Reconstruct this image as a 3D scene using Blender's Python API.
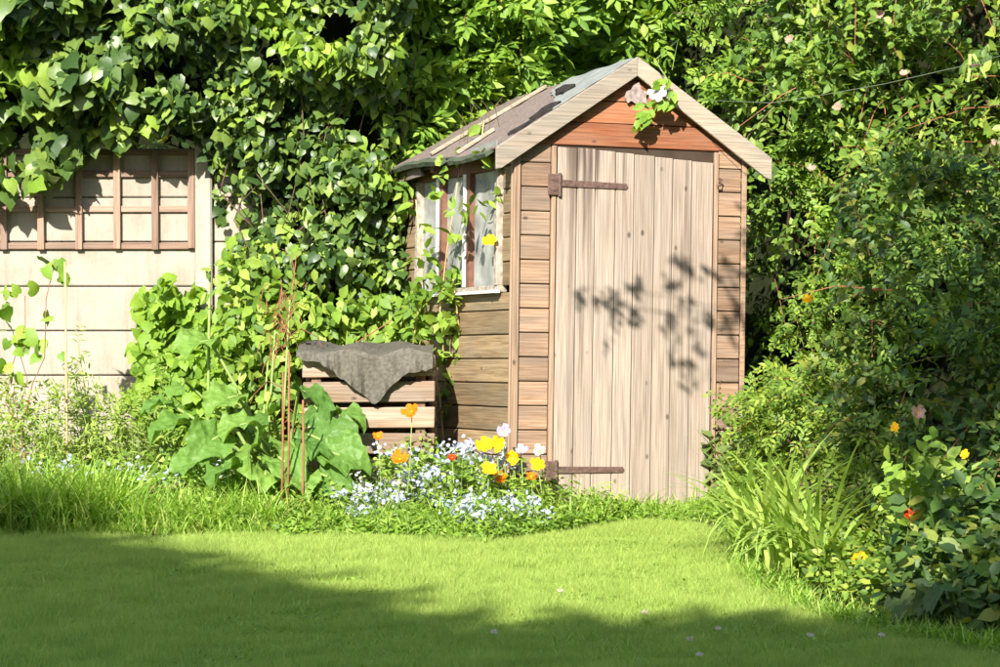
import bpy, math, random
import numpy as np
from mathutils import Matrix, Vector

for o in list(bpy.data.objects):
    bpy.data.objects.remove(o)
SC = bpy.context.scene
COL = SC.collection
rng = np.random.default_rng(7)
random.seed(7)
R = math.radians

# ------------------------------------------------------------------ camera
F = 3000.0; CH = 1.5; HOR = 218.0
PITCH = math.atan((333.5 - HOR) / F)
cam_d = bpy.data.cameras.new('camera'); cam = bpy.data.objects.new('camera', cam_d); COL.objects.link(cam)
cam.location = (0, 0, CH); cam.rotation_euler = (R(90) - PITCH, 0, 0)
cam_d.sensor_width = 36; cam_d.lens = F / 1000 * 36; cam_d.clip_start = 0.05; cam_d.clip_end = 2000
SC.camera = cam
# ------------------------------------------------------------------ light
AZ = R(15); EL = R(32)                      # sun stands behind the camera, a little to the left
SUN = np.array([-math.sin(AZ) * math.cos(EL), -math.cos(AZ) * math.cos(EL), math.sin(EL)])
w = bpy.data.worlds.new('World'); SC.world = w; w.use_nodes = True
nt = w.node_tree; sky = nt.nodes.new('ShaderNodeTexSky'); sky.sky_type = 'NISHITA'; sky.sun_disc = False
sky.sun_elevation = EL; sky.sun_rotation = R(180) + AZ
nt.links.new(sky.outputs[0], nt.nodes['Background'].inputs[0]); nt.nodes['Background'].inputs[1].default_value = 0.12
sl = bpy.data.lights.new('sun', 'SUN'); sl.energy = 4.6; sl.angle = R(0.5); sl.color = (1.0, 0.95, 0.86)
so = bpy.data.objects.new('sun', sl); COL.objects.link(so)
so.rotation_euler = Vector(-SUN).to_track_quat('-Z', 'Y').to_euler(); so.location = (0, 0, 20)
vs = SC.view_settings; vs.view_transform = 'Standard'; vs.look = 'None'; vs.gamma = 1; vs.exposure = 1.40
vs.use_curve_mapping = False

# ------------------------------------------------------------------ helpers
cp, sp = math.cos(PITCH), math.sin(PITCH)
def W_(px, py, Y):
    """points at world depth Y seen at pixel px, py"""
    px = np.asarray(px, float); py = np.asarray(py, float); Y = np.asarray(Y, float)
    a = (px - 500) / F; b = (333.5 - py) / F
    t = Y / (cp + b * sp)
    return np.stack(np.broadcast_arrays(a * t, Y, CH + t * (-sp + b * cp)), -1)
def G(px, py, z=0.0):
    px = np.asarray(px, float); py = np.asarray(py, float)
    a = (px - 500) / F; b = (333.5 - py) / F
    t = (CH - z) / (sp - b * cp)
    return np.stack(np.broadcast_arrays(a * t, t * (cp + b * sp), z + 0 * t), -1)
def proj(P):
    d = P - np.array([0, 0, CH]); t = d[..., 1] * cp - d[..., 2] * sp; u = d[..., 1] * sp + d[..., 2] * cp
    return 500 + F * d[..., 0] / t, 333.5 - F * u / t, t
def nrm(v): return v / np.maximum(np.linalg.norm(v, axis=-1, keepdims=True), 1e-9)
def inpoly(px, py, poly):
    n = len(poly); c = np.zeros(px.shape, bool); j = n - 1
    for i in range(n):
        xi, yi = poly[i]; xj, yj = poly[j]
        if yi != yj:
            c ^= ((yi > py) != (yj > py)) & (px < (xj - xi) * (py - yi) / (yj - yi) + xi)
        j = i
    return c
def samp(poly, n):
    p = np.array(poly, float); lo = p.min(0); hi = p.max(0); X = []; Yv = []; k = 0
    while k < n:
        q = lo + (hi - lo) * rng.random((n * 2, 2)); m = inpoly(q[:, 0], q[:, 1], poly); q = q[m]
        X.append(q); k += len(q)
    q = np.concatenate(X)[:n]; return q[:, 0], q[:, 1]
def noise2(x, y, s):
    r = np.random.default_rng(s); v = 0
    for k in range(7):
        a = r.random() * 6.28; f = 0.6 + 1.9 * r.random(); ph = r.random() * 6.28
        v = v + np.sin((x * math.cos(a) + y * math.sin(a)) * f + ph + 1.1 * np.sin((y * math.cos(a) - x * math.sin(a)) * f * .8 + ph * 2))
    return v / 4.0

def mesh_np(name, V, faces=None, tris=None, quads=None, smooth=False):
    me = bpy.data.meshes.new(name)
    if faces is not None:
        me.from_pydata([tuple(map(float, v)) for v in V], [], faces)
    else:
        V = np.asarray(V, np.float32); me.vertices.add(len(V)); me.vertices.foreach_set('co', V.ravel())
        k = 3 if tris is not None else 4; Fc = np.asarray(tris if tris is not None else quads, np.int32)
        me.loops.add(Fc.size); me.loops.foreach_set('vertex_index', Fc.ravel())
        me.polygons.add(len(Fc)); me.polygons.foreach_set('loop_start', np.arange(0, Fc.size, k, dtype=np.int32))
        me.update(calc_edges=True)
    if smooth: me.polygons.foreach_set('use_smooth', np.ones(len(me.polygons), bool))
    me.update(); return me
def link(name, me, mat, parent=None, kind=None):
    o = bpy.data.objects.new(name, me); COL.objects.link(o)
    if mat and not me.materials: me.materials.append(mat)
    if parent is not None:
        o.parent = parent
        if parent.get('_wl'):
            o.matrix_parent_inverse = Matrix.Translation(-parent.location)
    if kind: o['kind'] = kind
    return o
def thing(name, label, cat, loc=(0, 0, 0), group=None, world=True):
    o = bpy.data.objects.new(name, None); COL.objects.link(o); o.location = tuple(map(float, loc)); o.empty_display_size = .1
    o['label'] = label; o['category'] = cat
    if group: o['group'] = group
    if world: o['_wl'] = 1
    return o
def tag(o, label, cat, group=None):
    o['label'] = label; o['category'] = cat
    if group: o['group'] = group
    return o

class MB:
    def __init__(s): s.V = []; s.F = []
    def add(s, V, Fc):
        b = len(s.V); s.V += [tuple(map(float, v)) for v in V]; s.F += [tuple(b + i for i in f) for f in Fc]; return s
    def box(s, x0, x1, y0, y1, z0, z1):
        return s.add([(x0, y0, z0), (x1, y0, z0), (x1, y1, z0), (x0, y1, z0), (x0, y0, z1), (x1, y0, z1), (x1, y1, z1), (x0, y1, z1)],
                     [(0, 3, 2, 1), (4, 5, 6, 7), (0, 1, 5, 4), (1, 2, 6, 5), (2, 3, 7, 6), (3, 0, 4, 7)])
    def prism(s, pts, d):
        """polygon pts (3d list) extruded by vector d"""
        n = len(pts); d = np.array(d, float); A = [np.array(p, float) for p in pts]; B = [p + d for p in A]
        return s.add(A + B, [tuple(range(n))[::-1], tuple(range(n, 2 * n))] + [(i, (i + 1) % n, n + (i + 1) % n, n + i) for i in range(n)])
    def tube(s, pts, r0, r1=None, k=6):
        pts = [np.array(p, float) for p in pts]; n = len(pts); r1 = r0 if r1 is None else r1; V = []; Fc = []
        for i, p in enumerate(pts):
            d = pts[min(i + 1, n - 1)] - pts[max(i - 1, 0)]; d = d / max(np.linalg.norm(d), 1e-9)
            a = np.cross(d, [0.31, 0.2, 0.93]); 
            if np.linalg.norm(a) < .1: a = np.cross(d, [1, 0, 0])
            a /= np.linalg.norm(a); b = np.cross(d, a); r = r0 + (r1 - r0) * i / (n - 1)
            for j in range(k):
                t = 2 * math.pi * j / k; V.append(p + r * (a * math.cos(t) + b * math.sin(t)))
        for i in range(n - 1):
            for j in range(k):
                Fc.append((i * k + j, i * k + (j + 1) % k, (i + 1) * k + (j + 1) % k, (i + 1) * k + j))
        Fc.append(tuple(range(k))[::-1]); Fc.append(tuple((n - 1) * k + j for j in range(k)))
        return s.add(V, Fc)
    def build(s, name, mat, parent=None, bevel=0, smooth=False, kind=None):
        me = mesh_np(name, s.V, s.F, smooth=smooth)
        if bevel:
            import bmesh
            bm = bmesh.new(); bm.from_mesh(me); bmesh.ops.recalc_face_normals(bm, faces=bm.faces)
            bmesh.ops.bevel(bm, geom=bm.edges[:], offset=bevel, segments=1, affect='EDGES', clamp_overlap=True); bm.to_mesh(me); bm.free()
        else:
            import bmesh
            bm = bmesh.new(); bm.from_mesh(me); bmesh.ops.recalc_face_normals(bm, faces=bm.faces); bm.to_mesh(me); bm.free()
        return link(name, me, mat, parent, kind)

# ------------------------------------------------------------------ materials
def newmat(name):
    m = bpy.data.materials.new(name); m.use_nodes = True; t = m.node_tree; t.nodes.clear()
    out = t.nodes.new('ShaderNodeOutputMaterial'); return m, t, out
def N(t, typ, **kw):
    n = t.nodes.new(typ)
    for k, v in kw.items():
        if k.startswith('i_'): n.inputs[int(k[2:]) if k[2:].isdigit() else k[2:]].default_value = v
        else: setattr(n, k, v)
    return n
def ramp(t, stops, fac):
    r = t.nodes.new('ShaderNodeValToRGB'); e = r.color_ramp.elements
    while len(e) < len(stops): e.new(0.5)
    for el, (p, c) in zip(e, stops): el.position = p; el.color = (*c, 1)
    t.links.new(fac, r.inputs[0]); return r.outputs[0]
def leafmat(name, cols, trans=0.35, rough=0.42, spec=0.5, patch=0.0, crinkle=0):
    trans = trans * .85; spec = spec * .7
    if max(c[2] for c in cols) < .3: cols = [(c[0] * 1.12, c[1] * 1.12, c[2] * .85) for c in cols]
    m, t, out = newmat(name); L = t.links.new
    g = N(t, 'ShaderNodeNewGeometry'); oi = N(t, 'ShaderNodeObjectInfo')
    ad = N(t, 'ShaderNodeMath', operation='ADD'); L(g.outputs['Random Per Island'], ad.inputs[0]); L(oi.outputs['Random'], ad.inputs[1])
    fr = N(t, 'ShaderNodeMath', operation='FRACT'); L(ad.outputs[0], fr.inputs[0])
    fac = fr.outputs[0]
    if patch:
        nz = N(t, 'ShaderNodeTexNoise'); nz.inputs['Scale'].default_value = 5.5; nz.inputs['Detail'].default_value = 5; nz.inputs['Roughness'].default_value = .7
        L(g.outputs['Position'], nz.inputs['Vector'])
        mx = N(t, 'ShaderNodeMix'); mx.inputs[0].default_value = patch; L(fac, mx.inputs[2]); L(nz.outputs[0], mx.inputs[3]); fac = mx.outputs[0]
    n = len(cols); c = ramp(t, [(i / max(n - 1, 1), k) for i, k in enumerate(cols)], fac)
    nz2 = N(t, 'ShaderNodeTexNoise'); nz2.inputs['Scale'].default_value = 60; L(g.outputs['Position'], nz2.inputs['Vector'])
    mul = N(t, 'ShaderNodeMix', data_type='RGBA', blend_type='MULTIPLY'); mul.inputs[0].default_value = .35
    L(c, mul.inputs[6]); L(nz2.outputs[0], mul.inputs[7]); c = mul.outputs[2]
    p = N(t, 'ShaderNodeBsdfPrincipled'); L(c, p.inputs['Base Color']); p.inputs['Roughness'].default_value = rough; p.inputs['Specular IOR Level'].default_value = spec
    tr = N(t, 'ShaderNodeBsdfTranslucent')
    if crinkle:
        vz = N(t, 'ShaderNodeTexVoronoi'); vz.inputs['Scale'].default_value = 26; L(g.outputs['Position'], vz.inputs['Vector'])
        bp = N(t, 'ShaderNodeBump'); bp.inputs['Strength'].default_value = crinkle; bp.inputs['Distance'].default_value = .012; L(vz.outputs['Distance'], bp.inputs['Height']); L(bp.outputs[0], p.inputs['Normal']); L(bp.outputs[0], tr.inputs['Normal'])
    hs = N(t, 'ShaderNodeHueSaturation'); hs.inputs['Hue'].default_value = .485; hs.inputs['Saturation'].default_value = 1.15; hs.inputs['Value'].default_value = 1.7; L(c, hs.inputs['Color']); L(hs.outputs[0], tr.inputs[0])
    mx = N(t, 'ShaderNodeMixShader'); mx.inputs[0].default_value = trans; L(p.outputs[0], mx.inputs[1]); L(tr.outputs[0], mx.inputs[2]); L(mx.outputs[0], out.inputs[0])
    return m
def plain(name, col, rough=.7, spec=.3, var=.25, scale=20, bump=.0, metal=0):
    m, t, out = newmat(name); L = t.links.new
    tc = N(t, 'ShaderNodeTexCoord'); nz = N(t, 'ShaderNodeTexNoise'); nz.inputs['Scale'].default_value = scale; nz.inputs['Detail'].default_value = 5; L(tc.outputs['Object'], nz.inputs['Vector'])
    c = np.array(col); cc = ramp(t, [(.25, tuple(c * (1 - var))), (.75, tuple(np.minimum(c * (1 + var), 1)))], nz.outputs[0])
    p = N(t, 'ShaderNodeBsdfPrincipled'); L(cc, p.inputs['Base Color']); p.inputs['Roughness'].default_value = rough; p.inputs['Specular IOR Level'].default_value = spec; p.inputs['Metallic'].default_value = metal
    if bump:
        b = N(t, 'ShaderNodeBump'); b.inputs['Strength'].default_value = bump; b.inputs['Distance'].default_value = .01; L(nz.outputs[0], b.inputs['Height']); L(b.outputs[0], p.inputs['Normal'])
    L(p.outputs[0], out.inputs[0]); return m
def wood(name, dark, mid, light, axis='x', grey=(.3, .27, .25), greyamt=.4, fine=1.0, streak=None, knots=True, pvar=.35):
    dark, mid, light, grey = [tuple(.79 * v for v in c) for c in (dark, mid, light, grey)]
    m, t, out = newmat(name); L = t.links.new
    tc = N(t, 'ShaderNodeTexCoord'); oi = N(t, 'ShaderNodeObjectInfo')
    off = N(t, 'ShaderNodeVectorMath', operation='SCALE'); off.inputs[0].default_value = (37, 53, 71); L(oi.outputs['Random'], off.inputs['Scale'])
    add = N(t, 'ShaderNodeVectorMath', operation='ADD'); L(tc.outputs['Object'], add.inputs[0]); L(off.outputs[0], add.inputs[1])
    def mapped(long, cross):
        mp = N(t, 'ShaderNodeMapping'); s = {'x': (long, cross, cross), 'y': (cross, long, cross), 'z': (cross, cross, long)}[axis]
        mp.inputs['Scale'].default_value = s; L(add.outputs[0], mp.inputs[0]); return mp.outputs[0]
    n1 = N(t, 'ShaderNodeTexNoise'); n1.inputs['Scale'].default_value = 1; n1.inputs['Detail'].default_value = 6; n1.inputs['Roughness'].default_value = .65; n1.inputs['Distortion'].default_value = .6; L(mapped(3.2, 62 * fine), n1.inputs['Vector'])
    n2 = N(t, 'ShaderNodeTexNoise'); n2.inputs['Scale'].default_value = 1; n2.inputs['Detail'].default_value = 4; L(mapped(2.2, 9), n2.inputs['Vector'])
    n3 = N(t, 'ShaderNodeTexNoise'); n3.inputs['Scale'].default_value = 1; n3.inputs['Detail'].default_value = 2; L(mapped(3, 150), n3.inputs['Vector'])
    c = ramp(t, [(.22, dark), (.5, mid), (.8, light)], n1.outputs[0])
    gfac = ramp(t, [(.42, (0, 0, 0)), (.68, (1, 1, 1))], n2.outputs[0])
    gm = N(t, 'ShaderNodeMath', operation='MULTIPLY'); gm.inputs[1].default_value = greyamt; L(gfac, gm.inputs[0])
    mx = N(t, 'ShaderNodeMix', data_type='RGBA'); L(gm.outputs[0], mx.inputs[0]); L(c, mx.inputs[6]); mx.inputs[7].default_value = (*grey, 1); c = mx.outputs[2]
    # board to board variation
    mr = N(t, 'ShaderNodeMapRange'); mr.inputs[3].default_value = 1 - pvar; mr.inputs[4].default_value = 1 + pvar * .6; L(oi.outputs['Random'], mr.inputs[0])
    mm = N(t, 'ShaderNodeVectorMath', operation='SCALE'); L(c, mm.inputs[0]); L(mr.outputs[0], mm.inputs['Scale']); c = mm.outputs[0]
    fm = N(t, 'ShaderNodeMapRange'); fm.inputs[1].default_value = .35; fm.inputs[2].default_value = .6; fm.inputs[3].default_value = .72; fm.inputs[4].default_value = 1.08; L(n3.outputs[0], fm.inputs[0])
    m2 = N(t, 'ShaderNodeVectorMath', operation='SCALE'); L(c, m2.inputs[0]); L(fm.outputs[0], m2.inputs['Scale']); c = m2.outputs[0]
    if knots:
        vo = N(t, 'ShaderNodeTexVoronoi'); vo.inputs['Scale'].default_value = 1; L(mapped(5.5, 9), vo.inputs['Vector'])
        kf = N(t, 'ShaderNodeMapRange'); kf.inputs[1].default_value = .05; kf.inputs[2].default_value = .11; kf.inputs[3].default_value = .35; kf.inputs[4].default_value = 1; L(vo.outputs['Distance'], kf.inputs[0])
        m3 = N(t, 'ShaderNodeVectorMath', operation='SCALE'); L(c, m3.inputs[0]); L(kf.outputs[0], m3.inputs['Scale']); c = m3.outputs[0]
    if streak:          # rain stains running down from the hinge: (x centre, half width, z top, z bottom)
        sep = N(t, 'ShaderNodeSeparateXYZ'); L(tc.outputs['Object'], sep.inputs[0]); cur = None
        ns = N(t, 'ShaderNodeTexNoise'); ns.inputs['Scale'].default_value = 1; ns.inputs['Detail'].default_value = 3
        mp = N(t, 'ShaderNodeMapping'); mp.inputs['Scale'].default_value = (28, 1, .9); L(tc.outputs['Object'], mp.inputs[0]); L(mp.outputs[0], ns.inputs['Vector'])
        for (xc, hw, zt, zb, amt) in streak:
            a = N(t, 'ShaderNodeMath', operation='SUBTRACT'); a.inputs[1].default_value = xc; L(sep.outputs[0], a.inputs[0])
            b = N(t, 'ShaderNodeMath', operation='ABSOLUTE'); L(a.outputs[0], b.inputs[0])
            fx = N(t, 'ShaderNodeMapRange'); fx.inputs[1].default_value = hw; fx.inputs[2].default_value = hw * .3; L(b.outputs[0], fx.inputs[0])
            fz = N(t, 'ShaderNodeMapRange'); fz.inputs[1].default_value = zb; fz.inputs[2].default_value = zt; L(sep.outputs[2], fz.inputs[0])
            f = N(t, 'ShaderNodeMath', operation='MULTIPLY'); L(fx.outputs[0], f.inputs[0]); L(fz.outputs[0], f.inputs[1])
            g = N(t, 'ShaderNodeMapRange'); g.inputs[1].default_value = .45; g.inputs[2].default_value = .6; L(ns.outputs[0], g.inputs[0])
            h = N(t, 'ShaderNodeMath', operation='MULTIPLY'); L(f.outputs[0], h.inputs[0]); L(g.outputs[0], h.inputs[1])
            s2 = N(t, 'ShaderNodeMath', operation='MULTIPLY'); s2.inputs[1].default_value = amt; L(h.outputs[0], s2.inputs[0])
            mx = N(t, 'ShaderNodeMix', data_type='RGBA'); L(s2.outputs[0], mx.inputs[0]); L(c, mx.inputs[6]); mx.inputs[7].default_value = (.06, .035, .025, 1); c = mx.outputs[2]
    p = N(t, 'ShaderNodeBsdfPrincipled'); L(c, p.inputs['Base Color']); p.inputs['Roughness'].default_value = .8; p.inputs['Specular IOR Level'].default_value = .25
    b = N(t, 'ShaderNodeBump'); b.inputs['Strength'].default_value = .5; b.inputs['Distance'].default_value = .004; L(n1.outputs[0], b.inputs['Height']); L(b.outputs[0], p.inputs['Normal'])
    L(p.outputs[0], out.inputs[0]); return m

M = {}
M['board'] = wood('weathered_cladding', (.17, .095, .055), (.37, .235, .15), (.48, .33, .225), 'x', (.27, .21, .165), .7, fine=1.0, pvar=.28)
M['board_side'] = wood('weathered_side_cladding', (.16, .10, .05), (.33, .225, .12), (.44, .32, .18), 'y', (.26, .225, .15), .6)
M['gable'] = wood('reddish_gable_wood', (.15, .042, .018), (.39, .13, .055), (.50, .22, .105), 'x', (.36, .21, .13), .5, fine=1.2)
M['door'] = wood('pale_door_wood', (.28, .205, .155), (.42, .335, .265), (.50, .415, .335), 'z', (.36, .30, .255), .6, fine=2.2, pvar=.14,
                 streak=[(.40, .11, 1.86, 1.05, .95), (.30, .09, 1.84, 1.25, .6), (.56, .09, 1.7, 1.1, .5), (.93, .10, 1.3, .1, .3), (.33, .12, .30, -.1, .3)])
M['trim'] = wood('corner_trim_wood', (.22, .13, .08), (.38, .25, .16), (.47, .33, .22), 'z', (.4, .33, .27), .3)
M['barge'] = wood('barge_board_wood', (.30, .235, .17), (.40, .32, .24), (.47, .39, .30), 'x', (.33, .31, .26), .55, fine=.5)
M['batten'] = wood('roof_batten_wood', (.34, .27, .18), (.46, .38, .27), (.54, .46, .34), 'x', (.42, .38, .3), .4)
M['slat'] = wood('bin_slat_wood', (.20, .12, .075), (.36, .245, .165), (.45, .335, .24), 'x', (.42, .36, .30), .5)
M['postw'] = wood('bin_post_wood', (.12, .06, .035), (.24, .13, .08), (.33, .2, .13), 'z', (.22, .18, .15), .4)
M['trellis_v'] = wood('trellis_wood_upright', (.20, .11, .075), (.33, .21, .15), (.43, .30, .22), 'z', (.34, .26, .2), .5)
M['trellis_h'] = wood('trellis_wood_rail', (.20, .11, .075), (.33, .21, .15), (.43, .30, .22), 'x', (.34, .26, .2), .5)
M['white'] = plain('flaking_white_paint', (.60, .58, .53), .7, .2, .35, 30, .4)
M['greyw'] = plain('bare_grey_frame', (.30, .26, .21), .85, .15, .45, 35, .4)
M['redwood'] = plain('bare_red_wood', (.15, .075, .05), .8, .2, .3, 25)
M['dark'] = plain('dark_wood_and_gap_shade', (.05, .035, .025), .9, .1, .3, 8)
M['iron'] = plain('rusty_iron', (.10, .06, .048), .75, .3, .45, 60, .4)
def stained(name, col, stain, sc=1.0):
    m, t, out = newmat(name); L = t.links.new; tc = N(t, 'ShaderNodeTexCoord')
    def nz(scale, det, vec=(1, 1, 1)):
        mp = N(t, 'ShaderNodeMapping'); mp.inputs['Scale'].default_value = vec; L(tc.outputs['Object'], mp.inputs[0]); n = N(t, 'ShaderNodeTexNoise'); n.inputs['Scale'].default_value = scale; n.inputs['Detail'].default_value = det; n.inputs['Roughness'].default_value = .65; L(mp.outputs[0], n.inputs['Vector']); return n.outputs[0]
    f1 = ramp(t, [(.45, (0, 0, 0)), (.72, (1, 1, 1))], nz(2.6 * sc, 7)); f2 = ramp(t, [(.5, (0, 0, 0)), (.75, (1, 1, 1))], nz(5, 4, (3.5, 3.5, .5)))
    base = ramp(t, [(.3, tuple(.88 * c for c in col)), (.7, col)], nz(45, 4))
    m1 = N(t, 'ShaderNodeMix', data_type='RGBA'); k1 = N(t, 'ShaderNodeMath', operation='MULTIPLY'); k1.inputs[1].default_value = .8; L(f1, k1.inputs[0]); L(k1.outputs[0], m1.inputs[0]); L(base, m1.inputs[6]); m1.inputs[7].default_value = (*stain, 1)
    m2 = N(t, 'ShaderNodeMix', data_type='RGBA'); k2 = N(t, 'ShaderNodeMath', operation='MULTIPLY'); k2.inputs[1].default_value = .55; L(f2, k2.inputs[0]); L(k2.outputs[0], m2.inputs[0]); L(m1.outputs[2], m2.inputs[6]); m2.inputs[7].default_value = (.17, .15, .10, 1)
    p = N(t, 'ShaderNodeBsdfPrincipled'); L(m2.outputs[2], p.inputs['Base Color']); p.inputs['Roughness'].default_value = .9; p.inputs['Specular IOR Level'].default_value = .15
    b = N(t, 'ShaderNodeBump'); b.inputs['Strength'].default_value = .3; b.inputs['Distance'].default_value = .008; L(nz(30, 6), b.inputs['Height']); L(b.outputs[0], p.inputs['Normal']); L(p.outputs[0], out.inputs[0]); return m
M['concrete'] = stained('cream_concrete', (.355, .31, .255), (.24, .205, .155))
M['post'] = stained('pale_concrete_post', (.37, .33, .275), (.24, .205, .155), 2)
M['felt'] = plain('brown_mineral_felt', (.17, .135, .115), .95, .1, .35, 55, .5)
M['felt2'] = plain('pale_grey_felt', (.21, .22, .20), .9, .15, .22, 9, .35)
M['felt3'] = plain('green_felt_edge', (.07, .085, .055), .9, .15, .4, 30, .3)
M['torn'] = plain('torn_black_felt', (.03, .026, .024), .95, .1, .4, 30, .3)
M['carpet'] = plain('old_grey_carpet', (.105, .096, .076), 1.0, .05, .35, 60, .6)
M['soil'] = plain('brown_soil', (.085, .058, .038), 1, .05, .4, 14, .8)
M['turf'] = plain('turf_thatch', (.17, .22, .05), 1, .05, .35, 6, .4)
M['bark'] = plain('brown_bark', (.11, .075, .05), .95, .1, .4, 40, .6)
M['twig'] = plain('green_brown_twig', (.14, .12, .05), .9, .2, .3, 20)
M['stalk'] = plain('pale_green_stalk', (.22, .31, .08), .6, .3, .2, 20)
M['redstem'] = plain('dry_red_brown_stem', (.24, .10, .05), .8, .2, .35, 20)
M['cane'] = plain('tan_bamboo_cane', (.50, .34, .16), .6, .3, .2, 20)
M['core'] = plain('painted_foliage_shade', (.018, .022, .010), 1, .0, .5, 10, .8)  # near-black colour stands in for the shade deep inside the foliage
M['net'] = plain('white_net_cloth', (.72, .72, .70), .9, .1, .12, 40, .3)
M['teal'] = plain('teal_plastic', (.05, .13, .14), .4, .5, .2, 10)
M['line'] = plain('green_line', (.16, .20, .12), .5, .4, .1, 10)
M['peg'] = plain('pale_green_plastic', (.35, .55, .12), .4, .5, .1, 10)
M['brick'] = plain('house_render', (.45, .3, .22), .9, .1, .2, 6)
M['tile'] = plain('house_roof_tile', (.2, .1, .07), .9, .1, .2, 6)
def flowermat(n, c): return leafmat(n, [tuple(np.array(c) * .8), c], .35, .6, .2)
M['f_orange'] = flowermat('orange_petal', (.80, .24, .012)); M['f_yellow'] = flowermat('yellow_petal', (.85, .52, .02))
M['f_red'] = flowermat('red_petal', (.65, .07, .02)); M['f_pink'] = flowermat('pink_petal', (.62, .42, .33)); M['f_white'] = flowermat('white_petal', (.60, .57, .50))
M['f_lilac'] = flowermat('lilac_petal', (.60, .50, .72))
M['f_blue'] = leafmat('pale_blue_petal', [(.36, .43, .62), (.48, .53, .66), (.58, .60, .64), (.42, .48, .64)], .3, .6, .2)
# glass
m, t, out = newmat('dusty_window_glass'); L = t.links.new
gl = N(t, 'ShaderNodeBsdfGlossy'); gl.inputs['Roughness'].default_value = .03; tr = N(t, 'ShaderNodeBsdfTransparent'); tr.inputs[0].default_value = (.86, .9, .86, 1)
df = N(t, 'ShaderNodeBsdfDiffuse'); df.inputs[0].default_value = (.50, .50, .46, 1)
fz = N(t, 'ShaderNodeFresnel'); fz.inputs[0].default_value = 1.22; m1 = N(t, 'ShaderNodeMixShader'); L(fz.outputs[0], m1.inputs[0]); L(tr.outputs[0], m1.inputs[1]); L(gl.outputs[0], m1.inputs[2])
tc = N(t, 'ShaderNodeTexCoord'); nz = N(t, 'ShaderNodeTexNoise'); nz.inputs['Scale'].default_value = 7; nz.inputs['Detail'].default_value = 5; L(tc.outputs['Object'], nz.inputs['Vector'])
mr = N(t, 'ShaderNodeMapRange'); mr.inputs[1].default_value = .35; mr.inputs[2].default_value = .75; mr.inputs[3].default_value = .28; mr.inputs[4].default_value = .75; L(nz.outputs[0], mr.inputs[0])
m2 = N(t, 'ShaderNodeMixShader'); L(mr.outputs[0], m2.inputs[0]); L(m1.outputs[0], m2.inputs[1]); L(df.outputs[0], m2.inputs[2]); L(m2.outputs[0], out.inputs[0]); M['glass'] = m
# leaves
M['l_ivy'] = leafmat('ivy_leaf', [(.03, .065, .022), (.05, .10, .03), (.085, .15, .04), (.14, .21, .06), (.23, .33, .07)], .22, .40, .5)
M['l_ivylime'] = leafmat('young_ivy_leaf', [(.14, .25, .04), (.22, .35, .05), (.32, .45, .08)], .4, .5, .35)
M['l_elder'] = leafmat('elder_leaf', [(.10, .20, .035), (.16, .29, .045), (.23, .37, .06), (.32, .46, .10)], .40, .5, .4)
M['l_hedge'] = leafmat('hedge_leaf', [(.05, .10, .025), (.09, .17, .035), (.145, .25, .05), (.24, .34, .075)], .35, .48, .4)
M['l_dark'] = leafmat('shade_darkened_leaf', [(.03, .065, .02), (.055, .115, .03), (.09, .165, .04), (.25, .28, .06)], .32, .48, .4)  # greens darkened to stand in for shade on the right border
M['l_rose'] = leafmat('rose_leaf', [(.08, .15, .03), (.13, .22, .04), (.20, .31, .05), (.32, .38, .08)], .35, .45, .4)
M['l_lime'] = leafmat('lime_leaf', [(.12, .23, .035), (.18, .31, .045), (.26, .40, .07)], .42, .5, .35)
M['l_mid'] = leafmat('bed_leaf', [(.09, .17, .03), (.15, .26, .045), (.23, .35, .06), (.33, .43, .11)], .38, .5, .4)
M['l_grey'] = leafmat('sage_green_leaf', [(.10, .15, .06), (.15, .21, .08), (.21, .27, .11)], .3, .6, .3)
M['l_fox'] = leafmat('foxglove_leaf', [(.07, .12, .05), (.10, .16, .065), (.14, .2, .08)], .3, .55, .35, crinkle=.7)
M['l_rhub'] = leafmat('rhubarb_leaf', [(.09, .19, .045), (.13, .25, .055), (.20, .33, .08)], .35, .5, .4, crinkle=.9)
M['l_fern'] = leafmat('feathery_leaf', [(.16, .25, .06), (.24, .34, .08), (.34, .43, .12)], .4, .6, .3)
M['l_blade'] = leafmat('long_grass_blade', [(.15, .30, .05), (.25, .44, .075), (.37, .54, .12), (.54, .60, .24)], .38, .45, .4)
M['l_lawn'] = leafmat('lawn_blade', [(.16, .25, .075), (.27, .385, .11), (.39, .49, .16), (.58, .61, .295)], .45, .55, .25, patch=.6)
M['l_strap'] = leafmat('strap_leaf', [(.18, .29, .06), (.28, .41, .09), (.40, .52, .15)], .35, .45, .4)

# ------------------------------------------------------------------ leaf shapes (unit length along +y, normal +z)
def proto(V, T): return np.array(V, float), np.array(T, int)
P_OV = proto([(0, 0, 0), (-.27, .28, .05), (.27, .28, .05), (-.25, .62, .04), (.25, .62, .04), (0, 1, -.10), (0, .32, -.02), (0, .64, -.03)],
             [(0, 6, 1), (0, 2, 6), (1, 6, 7), (1, 7, 3), (6, 2, 4), (6, 4, 7), (3, 7, 5), (7, 4, 5)])
P_LAN = proto([(0, 0, 0), (-.14, .35, .03), (.14, .35, .03), (0, .4, -.02), (0, 1, -.14), (-.1, .7, 0), (.1, .7, 0)],
              [(0, 3, 1), (0, 2, 3), (1, 3, 5), (3, 2, 6), (3, 6, 4), (3, 4, 5)])
P_IVY = proto([(0, 0, 0), (-.25, -.14, -.02), (-.46, .10, -.08), (-.43, .38, -.03), (-.33, .60, -.07), (-.19, .76, -.04), (0, 1.0, -.18), (.19, .76, -.04), (.33, .60, -.07), (.43, .38, -.03), (.46, .10, -.08), (.25, -.14, -.02), (0, .38, .06)],
              [(0, 12, 1), (1, 12, 2), (2, 12, 3), (3, 12, 4), (4, 12, 5), (5, 12, 6), (6, 12, 7), (7, 12, 8), (8, 12, 9), (9, 12, 10), (10, 12, 11), (11, 12, 0)])
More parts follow.
